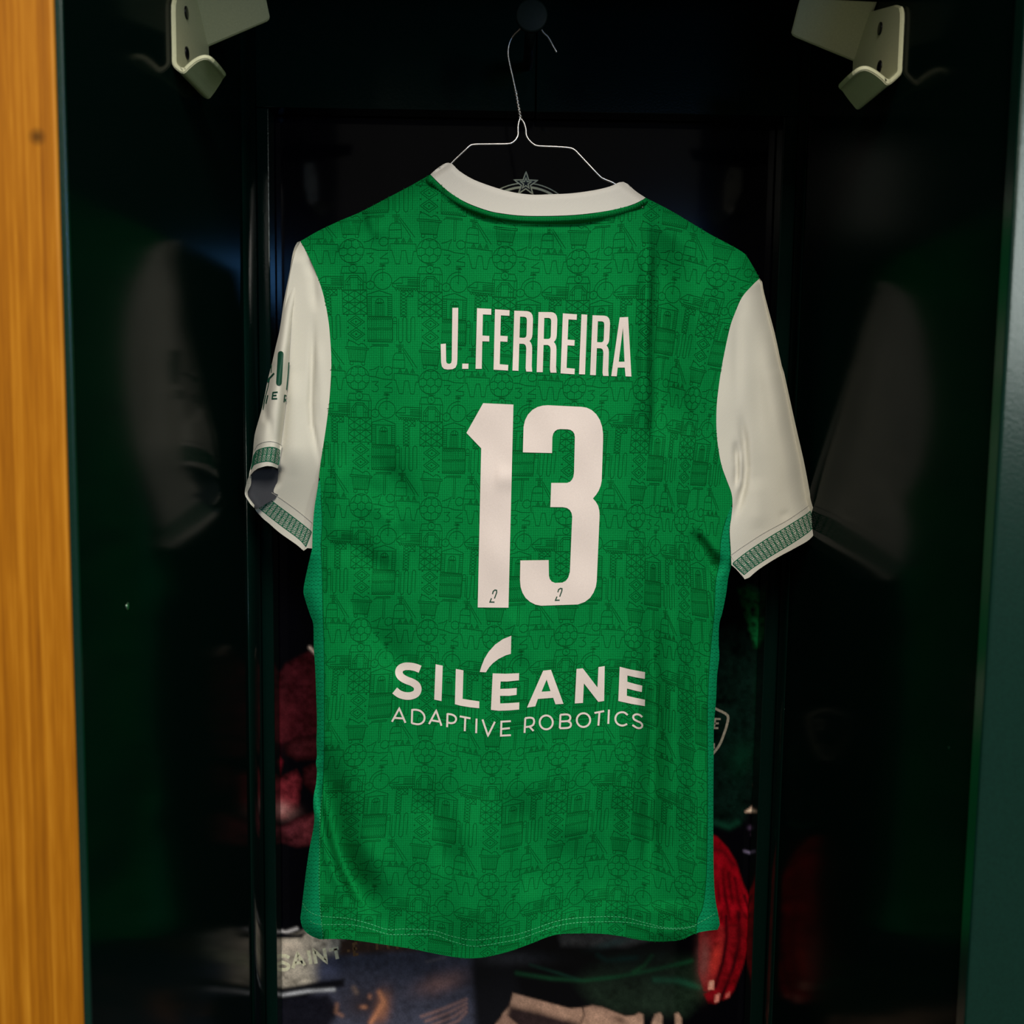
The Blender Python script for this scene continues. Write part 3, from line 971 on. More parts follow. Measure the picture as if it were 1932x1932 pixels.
MSEAM_R = [(1380, 955), (1368, 985), (1360, 1020), (1357, 1060), (1350, 1100), (1348, 1150), (1343, 1200), (1338, 1260), (1335, 1330), (1335, 1400), (1335, 1460), (1335, 1540), (1334, 1600), (1332, 1660), (1326, 1710), (1316, 1735), (1313, 1762)]
SL_OUT_L = [(567, 455), (561, 457), (553, 475), (546, 515), (536, 566), (528, 620), (520, 655), (513.5, 684), (505, 718), (499, 748), (493, 775), (482, 814), (479, 832), (477, 857), (473, 886), (467, 905), (462, 926), (463, 935)]
SL_OUT_R = [(1433, 525), (1438, 532), (1441, 550), (1452, 592), (1462, 630), (1475, 690), (1479, 702), (1490, 752), (1504, 815), (1517, 872), (1527, 925), (1529, 940), (1533, 955), (1538, 970), (1543, 990)]

FOLDS = [  # polyline, sigma px, metres (+ away from the viewer)
    ([(1222, 400), (1224, 560), (1218, 700), (1212, 820)], 17, -0.0075),
    ([(1322, 520), (1318, 700), (1315, 840)], 18, -0.0035),
    ([(606, 1500), (612, 1560), (630, 1640), (655, 1700)], 12, -0.0045),
    ([(680, 1560), (710, 1640), (760, 1690)], 26, -0.0050),
    ([(622, 880), (622, 960), (616, 1040)], 7, -0.0030),
    ([(1318, 995), (1345, 1030), (1362, 1060)], 10, -0.0045),
    ([(640, 1010), (700, 1060), (760, 1090)], 22, 0.0042),
    ([(650, 940), (720, 960), (790, 1000)], 24, -0.0035),
    ([(690, 860), (740, 900), (790, 960)], 20, 0.0030),
    ([(640, 1180), (720, 1230), (760, 1260)], 30, 0.0035),
    ([(1268, 1060), (1272, 1200), (1274, 1400), (1270, 1600), (1275, 1700)], 16, -0.0050),
    ([(1310, 1150), (1312, 1300), (1312, 1500), (1314, 1650)], 14, 0.0035),
    ([(1200, 1100), (1205, 1300), (1190, 1500), (1185, 1700)], 22, -0.0040),
    ([(655, 436), (700, 418)], 22, 0.0080),
    ([(600, 465), (680, 440), (740, 430)], 16, -0.0025),
    ([(890, 1500), (888, 1640), (890, 1810)], 55, -0.0100),
    ([(1080, 1560), (1075, 1680), (1080, 1765)], 48, 0.0080),
    ([(730, 1620), (720, 1700), (715, 1780)], 42, 0.0050),
    ([(1262, 1700), (1262, 1778)], 36, -0.0065),
    ([(960, 1150), (985, 1210), (995, 1260)], 14, -0.0025),
    ([(930, 900), (985, 905)], 20, -0.0020),
    ([(800, 600), (760, 800), (770, 900)], 40, -0.0028),
    ([(690, 500), (680, 700)], 34, 0.0030),
    ([(1100, 420), (1130, 500), (1140, 640)], 40, -0.0030),
    ([(900, 430), (1100, 432)], 14, -0.0018),
    ([(800, 345), (830, 370), (850, 387), (880, 404), (920, 418), (950, 424), (990, 428), (1050, 427), (1100, 424), (1150, 417), (1190, 405), (1216, 390)], 5, 0.0042),
]
FOLDS = [(np.array(p, float), s, a * 1.45) for p, s, a in FOLDS]
def fold_val(P, line, sig, taper=0.3):
    """a soft ridge or groove along a line, fading out at both ends"""
    best = np.full(len(P), 1e9)
    tt = np.zeros(len(P))
    ls = np.linalg.norm(np.diff(line, axis=0), axis=1)
    cum = np.r_[0, np.cumsum(ls)]
    for i, (a, b) in enumerate(zip(line[:-1], line[1:])):
        ab = b - a
        t = np.clip(((P - a) @ ab) / (ab @ ab), 0, 1)
        q = a + t[:, None] * ab
        d = np.hypot(P[:, 0] - q[:, 0], P[:, 1] - q[:, 1])
        m = d < best
        best[m] = d[m]
        tt[m] = (cum[i] + t[m] * ls[i]) / cum[-1]
    w = smooth01(np.clip(tt / taper, 0, 1) * 0.85 + 0.15) * smooth01(np.clip((1 - tt) / taper, 0, 1) * 0.85 + 0.15)
    return np.exp(-(best / sig) ** 2) * w
EDGE = [np.array(SHO_L), np.array(SHO_R), np.array(SIDE_L[1:]), np.array(SIDE_R)]
SHO_ALL = np.array(SHO_L)
def roll(P, lines, width, amt):
    d = np.full(len(P), 1e9)
    for l in lines:
        d = np.minimum(d, dist_poly(P, l))
    t = np.clip(1 - d / width, 0, 1)
    return amt * t * t

STEPS = [  # line running down, depth, sharp side (left), slow side (right)
    (np.array([(614, 1395), (612, 1460), (617, 1520), (634, 1590), (652, 1640), (678, 1690), (712, 1728)], float), 0.019, 13, 36),
    (np.array([(1232, 392), (1238, 480), (1236, 560), (1232, 660), (1236, 760), (1234, 860)], float), 0.015, 9, 48),
    (np.array([(1302, 1000), (1322, 1035), (1340, 1066), (1354, 1092)], float), 0.0075, 7, 24),
    (np.array([(632, 850), (635, 900), (634, 960), (628, 1040)], float), -0.006, 7, 26),
    (np.array([(1232, 1060), (1228, 1200), (1233, 1330), (1230, 1480), (1226, 1600), (1232, 1720)], float), 0.009, 22, 16),
    (np.array([(690, 905), (720, 940), (752, 985), (770, 1040)], float), 0.006, 10, 40),
    (np.array([(660, 1120), (700, 1190), (740, 1240), (760, 1290)], float), 0.006, 12, 50),
    (np.array([(1150, 1480), (1145, 1600), (1135, 1720)], float), 0.007, 20, 40),
    (np.array([(950, 1490), (985, 1570), (1000, 1700)], float), 0.008, 22, 50),
    (np.array([(780, 1480), (830, 1560), (850, 1660)], float), 0.005, 20, 40),
    (np.array([(640, 420), (668, 430), (700, 421), (730, 402)], float), 0.0, 8, 20),
]
def step_val(P, line, sharp, slow):
    best = np.full(len(P), 1e9)
    sd = np.zeros(len(P))
    tt = np.zeros(len(P))
    ls = np.linalg.norm(np.diff(line, axis=0), axis=1)
    cum = np.r_[0, np.cumsum(ls)]
    for i, (a, b) in enumerate(zip(line[:-1], line[1:])):
        ab = b - a
        t = np.clip(((P - a) @ ab) / (ab @ ab), 0, 1)
        q = a + t[:, None] * ab
        d = np.hypot(P[:, 0] - q[:, 0], P[:, 1] - q[:, 1])
        cr = ab[0] * (P[:, 1] - a[1]) - ab[1] * (P[:, 0] - a[0])
        m = d < best
        best[m] = d[m]
        sd[m] = np.where(cr[m] < 0, d[m], -d[m])
        tt[m] = (cum[i] + t[m] * ls[i]) / cum[-1]
    w = smooth01(np.clip(tt / 0.3, 0, 1) * 0.9 + 0.1) * smooth01(np.clip((1 - tt) / 0.25, 0, 1) * 0.9 + 0.1)
    x = np.where(sd > 0, sd / slow, -sd / sharp)
    return np.exp(-x * x) * w

def body_depth(P):
    P = np.asarray(P, float)
    x, y = P[:, 0], P[:, 1]
    d = np.full(len(P), YJ)
    cx = 985 - 0.02 * (y - 1000)
    d += 0.016 * ((x - cx) / 400) ** 2                       # the back bows towards the viewer in the middle
    d -= 0.006 * smooth01((y - 350) / 1400)                  # and the hem swings out a little
    for p, s, a in FOLDS:
        lo, hi = p.min(0) - 3 * s, p.max(0) + 3 * s
        m = (x > lo[0]) & (x < hi[0]) & (y > lo[1]) & (y < hi[1])
        if m.any():
            d[m] += a * fold_val(P[m], p, s)
    for p, a, s1, s2 in STEPS:
        e = 2.6 * max(s1, s2)
        lo, hi = p.min(0) - e, p.max(0) + e
        m = (x > lo[0]) & (x < hi[0]) & (y > lo[1]) & (y < hi[1])
        if m.any():
            d[m] += 1.5 * a * step_val(P[m], p, s1, s2)
    d += 0.0014 * np.sin(x / 31 + y / 57) * np.sin(y / 43 - x / 90) + 0.0007 * np.sin(x / 17 - y / 29 + 1.3) * np.sin(y / 61)
    d += roll(P, EDGE[:2], 46, 0.020)
    k = smooth01((y - 1030) / 60)
    d += roll(P, EDGE[2:3], 26, 0.011) * k
    d += roll(P, EDGE[3:4], 22, 0.008) * k
    # hem hangs rounded
    return d

def front_depth(P):
    x, y = np.asarray(P)[:, 0], np.asarray(P)[:, 1]
    d = np.full(len(P), YJ + 0.064) + 0.010 * ((x - 985) / 400) ** 2 + 0.004 * np.sin(x / 60) * np.sin(y / 140)
    d -= 0.006 * smooth01((y - 350) / 1400)
    d -= roll(P, EDGE, 60, 0.022)
    return d

SFOLD_R = [(np.array(p, float), s, a) for p, s, a in [
    ([(1397, 780), (1404, 830), (1407, 880), (1404, 915), (1395, 950), (1383, 982)], 7, 0.0070),
    ([(1387, 830), (1391, 880), (1389, 925)], 5, 0.0065),
    ([(1396, 850), (1398, 890), (1394, 930)], 5, -0.0028),
    ([(1402, 560), (1392, 600), (1391, 700), (1394, 770)], 10, 0.0024),
    ([(1424, 600), (1430, 720), (1440, 860)], 16, 0.0026),
    ([(1450, 640), (1470, 800), (1490, 930)], 24, -0.0036),
    ([(1470, 975), (1490, 968)], 7, 0.0012),
    ([(1425, 900), (1430, 1000)], 18, -0.0026)]]
SFOLD_L = [(np.array(p, float), s, a) for p, s, a in [
    ([(591, 600), (589, 690), (586, 760), (588, 800), (596, 840), (604, 880)], 5, 0.0050),
    ([(600, 640), (606, 740), (604, 800)], 9, -0.0022),
    ([(572, 470), (590, 520), (596, 590)], 8, 0.0032),
    ([(555, 700), (556, 800), (550, 900)], 18, -0.0040),
    ([(540, 660), (538, 760), (531, 840), (528, 880)], 7, 0.0040)]]

def sleeve_depth(P, folds, outer, left):
    P = np.asarray(P, float)
    x, y = P[:, 0], P[:, 1]
    cx = 985 - 0.02 * (y - 1000)
    d = YJ + 0.016 * ((x - cx) / 400) ** 2 - 0.006 * smooth01((y - 350) / 1400)
    for p, s, a in folds:
        d += a * fold_val(P, p, s)
    d += 0.0007 * np.sin(x / 19 + y / 53) * np.sin(y / 37)
    d += roll(P, [np.array(outer)], 42, 0.020)
    if left:
        d += 0.026 * smooth01((y - 840) / 170)
    else:
        d -= 0.004 * smooth01((y - 900) / 120)
    return d

dR = lambda P: sleeve_depth(P, SFOLD_R, SL_OUT_R, False)
dL = lambda P: sleeve_depth(P, SFOLD_L, SL_OUT_L[:2], True)

shirt = empty('football_shirt', tuple(unY([(985, 1000)], [YJ + 0.03])[0]),
              'green football shirt with white sleeves hanging on a wire hanger, back side out', 'shirt')

def cat(*ls):
    out = []
    for l in ls:
        for p in l:
            if not out or np.hypot(p[0] - out[-1][0], p[1] - out[-1][1]) > 0.05:
                out.append(tuple(p))
    if np.hypot(out[0][0] - out[-1][0], out[0][1] - out[-1][1]) < 0.05:
        out.pop()
    return np.array(out, float)

sp = lambda L: [tuple(p) for p in spline(L, 5)]
sSHL, sSHR, sSEL, sSER = sp(SHO_L), sp(SHO_R), sp(SEAM_L), sp(SEAM_R)
sSIL, sSIR, sHEM, sCB, sCT = sp(SIDE_L), sp(SIDE_R), sp(HEM), sp(COL_BOT), sp(COL_TOP)
sML, sMR = sp(MSEAM_L), sp(MSEAM_R)

# back panel: between the mesh seams
def upto_y(L, y):
    return [p for p in L if p[1] <= y]
hemL = [p for p in sHEM if p[0] >= sML[-1][0] + 2 and p[0] <= sMR[-1][0] - 2]
body_poly = cat(sCB[::-1], sSHL, upto_y(sSEL, MSEAM_L[0][1] - 3), sML, hemL, sMR[::-1], upto_y(sSER, MSEAM_R[0][1] - 3)[::-1], sSHR[::-1])
back = sheet('back_panel', body_poly, body_depth, M_GREEN, shirt, 5.0)
# mesh side panels
polyL = cat([p for p in sSEL if p[1] > 908], sSIL[1:], [p for p in sHEM if p[0] < sML[-1][0] - 1], sML[::-1])
polyR = cat(sMR, [p for p in sHEM if p[0] > sMR[-1][0] + 1], sSIR[::-1], [p for p in sSER if p[1] > 958][::-1])
o = sheet('side_panel', polyL, body_depth, M_MESH, shirt, 5.0, off=0.0002)
o['label'] = 'left side panel of brighter perforated green mesh'
o = sheet('side_panel', polyR, body_depth, M_MESH, shirt, 5.0, off=0.0002)
o['label'] = 'right side panel of brighter perforated green mesh'
# front of the shirt, behind the hanger
NECK_F = sp([(812, 329), (850, 390), (920, 450), (1000, 470), (1100, 462), (1180, 420), (1218, 373)])
front_poly = cat(NECK_F[::-1], sSHL, sSEL, sSIL, sHEM, sSIR[::-1], sSER[::-1], sSHR[::-1])
fp = np.array(front_poly)
fp[:, 1] = np.where(fp[:, 1] > 1740, fp[:, 1] - 14, fp[:, 1])
sheet('front_panel', fp, front_depth, M_GREEN, shirt, 14, edge_step=8, flip=True)

# collar
def collar_depth(P):
    P = np.asarray(P, float)
    d = body_depth(P)
    x, y = P[:, 0], P[:, 1]
    mid = np.array(spline([(829, 318), (866, 350), (920, 374), (990, 388), (1050, 387), (1120, 380), (1170, 366), (1200, 352)], 6))
    q = dist_poly(P, mid)
    base = YJ - 0.003 + 0.010 * ((x - 1005) / 200) ** 2
    base += roll(P, [np.array([(812, 329), (846, 307)]), np.array([(1176, 343), (1218, 373)])], 16, 0.010)
    base += roll(P, [np.array(COL_TOP[4:15])], 9, 0.0035)
    return base
def param(L, n):
    L = np.asarray(L)
    d = np.r_[0, np.cumsum(np.linalg.norm(np.diff(L, axis=0), axis=1))]
    t = np.linspace(0, d[-1], n)
    return np.stack([np.interp(t, d, L[:, 0]), np.interp(t, d, L[:, 1])], 1)
def piping():
    A = param(sCB, 90)
    B = param(sp([(801, 342), (822, 362), (846, 380), (880, 398), (920, 412), (950, 419), (990, 423.5), (1050, 423.5), (1100, 420), (1150, 413), (1190, 402), (1213, 391), (1223, 382)]), 90)
    rows = 8
    P = np.vstack([A * (1 - j / rows) + B * (j / rows) for j in range(rows + 1)])
    v = np.repeat(np.arange(rows + 1) / rows, 90)
    d = YJ + 0.010 * ((P[:, 0] - 1005) / 200) ** 2 + 0.002 - 0.0075 * np.sin(math.pi * (0.12 + 0.80 * v)) + 0.006 * np.maximum(0, v - 0.7)
    d += roll(P, [np.array([(801, 342), (812, 329)]), np.array([(1223, 382), (1218, 373)])], 14, 0.010)
    a = (np.arange(rows)[:, None] * 90 + np.arange(89)[None]).ravel()
    T = orient(np.stack([a, a + 1, a + 91, a + 90], 1), P)
    o = mkobj('collar_piping', unY(P, d), T, M_GREEN, shirt, True, uv=P)
    o['label'] = 'narrow rolled green strip under the white collar'
    # the print shows on it as short upright lines
    lines = []
    for i in range(2, 88):
        for u in (0.0, 0.5):
            a0, b0 = A[i] * (1 - u) + A[i + 1] * u, B[i] * (1 - u) + B[i + 1] * u
            lines.append(np.array([a0 * 0.8 + b0 * 0.2, a0 * 0.3 + b0 * 0.7]))
    Vb, Fb = ribbons_px(lines, 0.8, 4)
    def dd(Q):
        out = np.zeros(len(Q))
        tree = P
        for k0 in range(0, len(Q), 200):
            D = ((Q[k0:k0 + 200, None] - tree[None]) ** 2).sum(2)
            out[k0:k0 + 200] = d[D.argmin(1)]
        return out
    print_obj('line_print', Vb, Fb, dd, M_LINE, o, 0.0010)
collar = sheet('collar', cat(sCT, sCB[::-1]), collar_depth, M_COLLAR, shirt, 4.0)
piping()
fcb = sp([(846, 308), (862, 350), (920, 412), (1000, 432), (1090, 424), (1150, 385), (1176, 344)])
fco = sp([(1190, 352), (1180, 400), (1100, 458), (1000, 468), (915, 448), (840, 380), (830, 318)])
sheet('collar', cat(fcb, fco), lambda P: np.full(len(P), YJ + 0.058) - roll(P, [np.array([(846, 308), (830, 318)]), np.array([(1176, 344), (1190, 352)])], 40, 0.045), M_COLLAR, shirt, 8, flip=True)

# right sleeve
hemR = sp([(1543, 990), (1541, 1000), (1527, 1018), (1500, 1034), (1465, 1053), (1432, 1074), (1413, 1090), (1405, 1093)])
inR = sp([(1405, 1093), (1398, 1084), (1388, 1073), (1380, 1066)])
slR = cat(sp(SL_OUT_R), hemR, inR, sSER[::-1])
sleeve_r = sheet('sleeve', slR, dR, M_WHITE, shirt, 4.0)
sleeve_r['label'] = 'white right sleeve'
k = cropmap(1340, 880, 8.05)
bt = sp(k([(345, 1470), (500, 1345), (650, 1238), (800, 1140), (950, 1045), (1100, 955), (1350, 800), (1500, 700), (1570, 612)]))
bb = sp(k([(515, 1640), (620, 1555), (700, 1500), (850, 1402), (1000, 1310), (1200, 1190), (1400, 1060), (1520, 970), (1625, 845)]))
sm = sp(k([(310, 1352), (450, 1250), (600, 1150), (750, 1052), (900, 965), (1050, 885), (1200, 800), (1400, 665), (1548, 558)]))
def band(name, A, B, depth, m, parent, off, n=60, rows=4):
    A, B = param(A, n), param(B, n)
    P, T, U = [], [], []
    for j in range(rows + 1):
        w = j / rows
        P.append(A * (1 - w) + B * w)
        U.append(np.stack([np.linspace(0, n * 3.0, n), np.full(n, j * 5.0)], 1))
    P, U = np.vstack(P), np.vstack(U)
    for j in range(rows):
        for i in range(n - 1):
            a = j * n + i
            T.append((a, a + 1, a + n + 1, a + n))
    T = orient(T, P)
    return mkobj(name, unY(P, depth(P) - off), T, m, parent, True, uv=U)
def lattice_lines(A, B, n, w0, w1):
    """the knitted lattice of a cuff: rails, bars and small crosses"""
    A, B = param(A, n * 4 + 1), param(B, n * 4 + 1)
    at = lambda i, v: A[i] * (1 - v) + B[i] * v
    out = [(A, w0 * 0.9), (B, w0 * 0.9), ((A + B) / 2, w0 * 0.7)]
    for i in range(n + 1):
        out.append((np.array([at(4 * i, 0), at(4 * i, 1)]), w0))
    for i in range(n):
        for v0, v1 in ((0, 0.5), (0.5, 1)):
            a, b, c, d = at(4 * i, v0), at(4 * i + 4, v0), at(4 * i + 4, v1), at(4 * i, v1)
            out.append((np.array([a, c]), w1))
            out.append((np.array([b, d]), w1))
            q = lambda s, t: a * (1 - s) * (1 - t) + b * s * (1 - t) + c * s * t + d * (1 - s) * t
            out.append((np.array([q(.5, .12), q(.88, .5), q(.5, .88), q(.12, .5), q(.5, .12)]), w1 * 0.8))
    return out
band('cuff', sm, param(hemR, 60)[::-1], dR, M_CUFF, sleeve_r, 0.0006)
Vb, Fb = ribbons_px(lattice_lines(bt, bb, 19, 1.8, 0.95), 1.2, 4)
print_obj('cuff_pattern', Vb, Fb, dR, M_CUFFLINE, sleeve_r, 0.0012)
Vb, Fb = ribbons_px([(sm, 1.0)], 1.0, 5)
print_obj('cuff_seam', Vb, Fb, dR, M_SEAM, sleeve_r, 0.0012)
# rear half of the right sleeve
def half_front(depth, outer):
    return lambda P: np.full(len(P), YJ + 0.056) - roll(P, [np.array(outer)], 50, 0.022) - 0.005 * smooth01((np.asarray(P)[:, 1] - 350) / 1400)
slRf = slR.copy()
o = sheet('sleeve', slRf, half_front(dR, SL_OUT_R), M_WHITE, shirt, 12, edge_step=6, flip=True)
o['label'] = 'far half of the white right sleeve'

# left sleeve: back layer, the fold lying over it, the far layer with its grey inside
hemA = sp([(589, 1035), (580, 1034), (573, 1039), (560, 1028), (540, 1014), (525, 1003), (508, 988), (493, 975), (482, 962), (477, 950), (478, 943), (485, 935), (500, 926), (512, 917), (520, 907), (524, 896), (525, 882)])
slA = cat(sSEL, hemA[1:], sp([(525, 882), (524, 840), (524, 760), (526, 690), (532, 620), (545, 530), (556, 480), (567, 455)])[:-1])
def dA(P):
    return dL(P) + roll(P, [np.array([(478, 946), (500, 926), (520, 907), (525, 890)])], 16, 0.010)
sleeve_l = sheet('sleeve', slA, dA, M_WHITE, shirt, 4.0)
sleeve_l['label'] = 'white left sleeve with a folded cuff'
foldR = sp([(567, 455), (566, 500), (558, 560), (550, 610), (546.5, 660), (543, 720), (537, 780), (531, 830), (528, 860), (524, 884)])
hemB = sp([(524, 884), (514, 880), (505, 879), (495, 881), (486, 884), (479, 889), (473, 896), (468, 904)])
outB = sp([(468, 904), (473, 886), (477, 857), (479, 832), (482, 814), (493, 775), (499, 748), (505, 718), (513.5, 684), (520, 655), (528, 620), (536, 566), (546, 515), (553, 475), (561, 457), (567, 455)])
def dB(P):
    P = np.asarray(P, float)
    y = P[:, 1]
    d = dL(P) - 0.026 * smooth01((y - 840) / 170)
    d -= 0.017 * smooth01((y - 470) / 160)
    d += roll(P, [np.array(foldR)], 20, 0.015) * smooth01((y - 480) / 120)
    d += roll(P, [np.array(outB)], 24, 0.018)
    for p, s, a in [([(512, 690), (505, 740), (500, 790)], 5, 0.0025), ([(497, 770), (510, 800), (515, 830)], 7, 0.002)]:
        d += a * np.exp(-(dist_poly(P, np.array(p, float)) / s) ** 2)
    return d
slB = cat(foldR, hemB[1:], outB[1:-1])
fold = sheet('sleeve_fold', slB, dB, M_WHITE, shirt, 3.5)
fold['label'] = 'outer fold of the white left sleeve with dark green lettering'
k = cropmap(440, 640, 4.6)
topS = sp(k([(186, 965), (205, 925), (250, 898), (320, 886), (380, 898), (424, 925)]))
topB = sp(k([(178, 1010), (200, 972), (250, 948), (320, 937), (370, 945), (408, 965)]))
botB = sp(k([(155, 1130), (175, 1092), (230, 1067), (300, 1057), (350, 1068), (392, 1088)]))
band('cuff', topS, hemB[::-1], dB, M_CUFF, fold, 0.0006, 30, 3)
Vb, Fb = ribbons_px(lattice_lines(topB, botB, 7, 1.9, 0.95), 1.2, 4)
print_obj('cuff_pattern', Vb, Fb, dB, M_CUFFLINE, fold, 0.0012)
Vb, Fb = ribbons_px([(topS, 1.0)], 1, 5)
print_obj('cuff_seam', Vb, Fb, dB, M_SEAM, fold, 0.0012)
inB = lambda P: inside(P, slB)
pr = [([(484, 200), (477, 300), (464, 440)], 2.2), ([(354, 295), (334, 318), (308, 345), (300, 372)], 3.0),
      ([(386, 458), (345, 462), (338, 516), (382, 514)], 2.3), ([(342, 488), (376, 486)], 2.3),
      ([(448, 482), (442, 548)], 2.2), ([(449, 484), (464, 496), (460, 522), (446, 522)], 2.0), ([(452, 522), (464, 562)], 2.2),
      ([(300, 485), (284, 558)], 2.2), ([(280, 490), (266, 560)], 2.0), ([(318, 330), (300, 420), (278, 500), (258, 610)], 1.6), ([(333, 210), (328, 290)], 1.6)]
Vb, Fb = ribbons_px([(k(l), w) for l, w in pr], 2, 3, keep=inB)
bar = np.vstack([circ(412, 128, 25, math.pi, 2 * math.pi, 10), circ(397, 376, 25, 0, math.pi, 10)])
barP, barT = tri2d(np.array(k(bar)), 2.5)
print_obj('sleeve_bar', barP, barT, dB, M_DKPRINT, fold, 0.0010)
print_obj('sleeve_lettering', Vb, Fb, dB, M_DKPRINT, fold, 0.0010)
# lower cuff of the left sleeve
k = cropmap(430, 880, 5.224)
smA = sp(k([(405, 240), (480, 290), (560, 345), (700, 448), (830, 556)]))
tA = sp(k([(348, 268), (420, 330), (500, 392), (650, 505), (740, 575), (822, 642)]))
bA = sp(k([(268, 352), (300, 402), (400, 484), (550, 600), (700, 712), (768, 786)]))
hA = sp([(479, 954), (493, 975), (508, 988), (525, 1003), (540, 1014), (560, 1028), (573, 1039)])
band('cuff', smA, hA, dA, M_CUFF, sleeve_l, 0.0006, 40, 4)
Vb, Fb = ribbons_px(lattice_lines(tA, bA, 13, 1.8, 0.95), 1.2, 4)
print_obj('cuff_pattern', Vb, Fb, dA, M_CUFFLINE, sleeve_l, 0.0012)
Vb, Fb = ribbons_px([(smA, 1.0)], 1, 5)
print_obj('cuff_seam', Vb, Fb, dA, M_SEAM, sleeve_l, 0.0012)
# far layer with the grey inside showing in the cuff opening
def dC(P):
    P = np.asarray(P, float)
    return np.full(len(P), YJ + 0.034) - roll(P, [np.array([(473, 870), (467, 905), (462, 926), (463, 935), (478, 958)])], 14, 0.012)
slC = cat(sp([(480, 860), (473, 886), (467, 905), (462, 926), (463, 936), (470, 948), (478, 957)]), [(486, 960), (520, 940), (548, 900), (548, 850)])
inn = sheet('sleeve_inside', slC, dC, M_GREY, shirt, 4.0)
inn['label'] = 'grey inside of the left sleeve'
lip = sp([(471, 896), (467, 905), (462, 926), (463, 936), (470, 948), (479, 958)])
lip2 = sp([(474, 898), (474, 906), (473, 916), (467, 928), (468, 936), (474, 945), (480, 953)])
band('cuff', lip, lip2, dC, M_CUFF, inn, 0.0015, 30, 3)
slF = cat(sSEL, [(573, 1034), (540, 1010), (500, 978), (482, 950)], [(490, 900)], outB[6:][:-1])
o = sheet('sleeve', slF, lambda P: np.full(len(P), YJ + 0.056) - roll(P, [np.array(outB)], 50, 0.02) + 0.0 * P[:, 0], M_WHITE, shirt, 12, edge_step=6, flip=True)
o['label'] = 'far half of the white left sleeve'

# ------------------------------------------------------------------ the line-drawing print on the green cloth
LAT = np.array([
    [(663, 473), (809.5, 473.5), (952, 487), (1091, 493), (1224, 490), (1353.5, 519)],
    [(675, 713), (812, 720.5), (946, 726), (1084, 732), (1213, 733), (1307, 751.5)],
    [(681, 954), (813, 960), (940, 966), (1068, 969), (1201, 974), (1286, 981)],
    [(680, 1188.5), (806.5, 1190), (931, 1203), (1068, 1198), (1197, 1203), (1294, 1228)],
    [(669.5, 1425), (801.5, 1418), (928, 1439), (1054, 1423), (1180, 1417.5), (1295, 1462)],
    [(655, 1645), (791, 1649), (922, 1670), (1043, 1648), (1167, 1633), (1293.5, 1672)]], float)
def extend(A):
    A = np.concatenate([2 * A[:, :1] - A[:, 1:2], A, 2 * A[:, -1:] - A[:, -2:-1]], 1)
    A = np.concatenate([2 * A[:1] - A[1:2], A, 2 * A[-1:] - A[-2:-1]], 0)
    return A
LATX = extend(extend(LAT))     # two rings of extrapolation
def cr_w(t):
    return 0.5 * np.stack([-t + 2 * t * t - t ** 3, 2 - 5 * t * t + 3 * t ** 3, t + 4 * t * t - 3 * t ** 3, -t * t + t ** 3], -1)
def lattice(c, r):
    c, r = np.asarray(c) + 2, np.asarray(r) + 2
    ci = np.clip(np.floor(c).astype(int), 1, LATX.shape[1] - 3)
    ri = np.clip(np.floor(r).astype(int), 1, LATX.shape[0] - 3)
    wc, wr = cr_w(c - ci), cr_w(r - ri)
    out = np.zeros((len(c), 2))
    for a in range(4):
        for b in range(4):
            out += (wr[:, a] * wc[:, b])[:, None] * LATX[ri + a - 1, ci + b - 1]
    return out

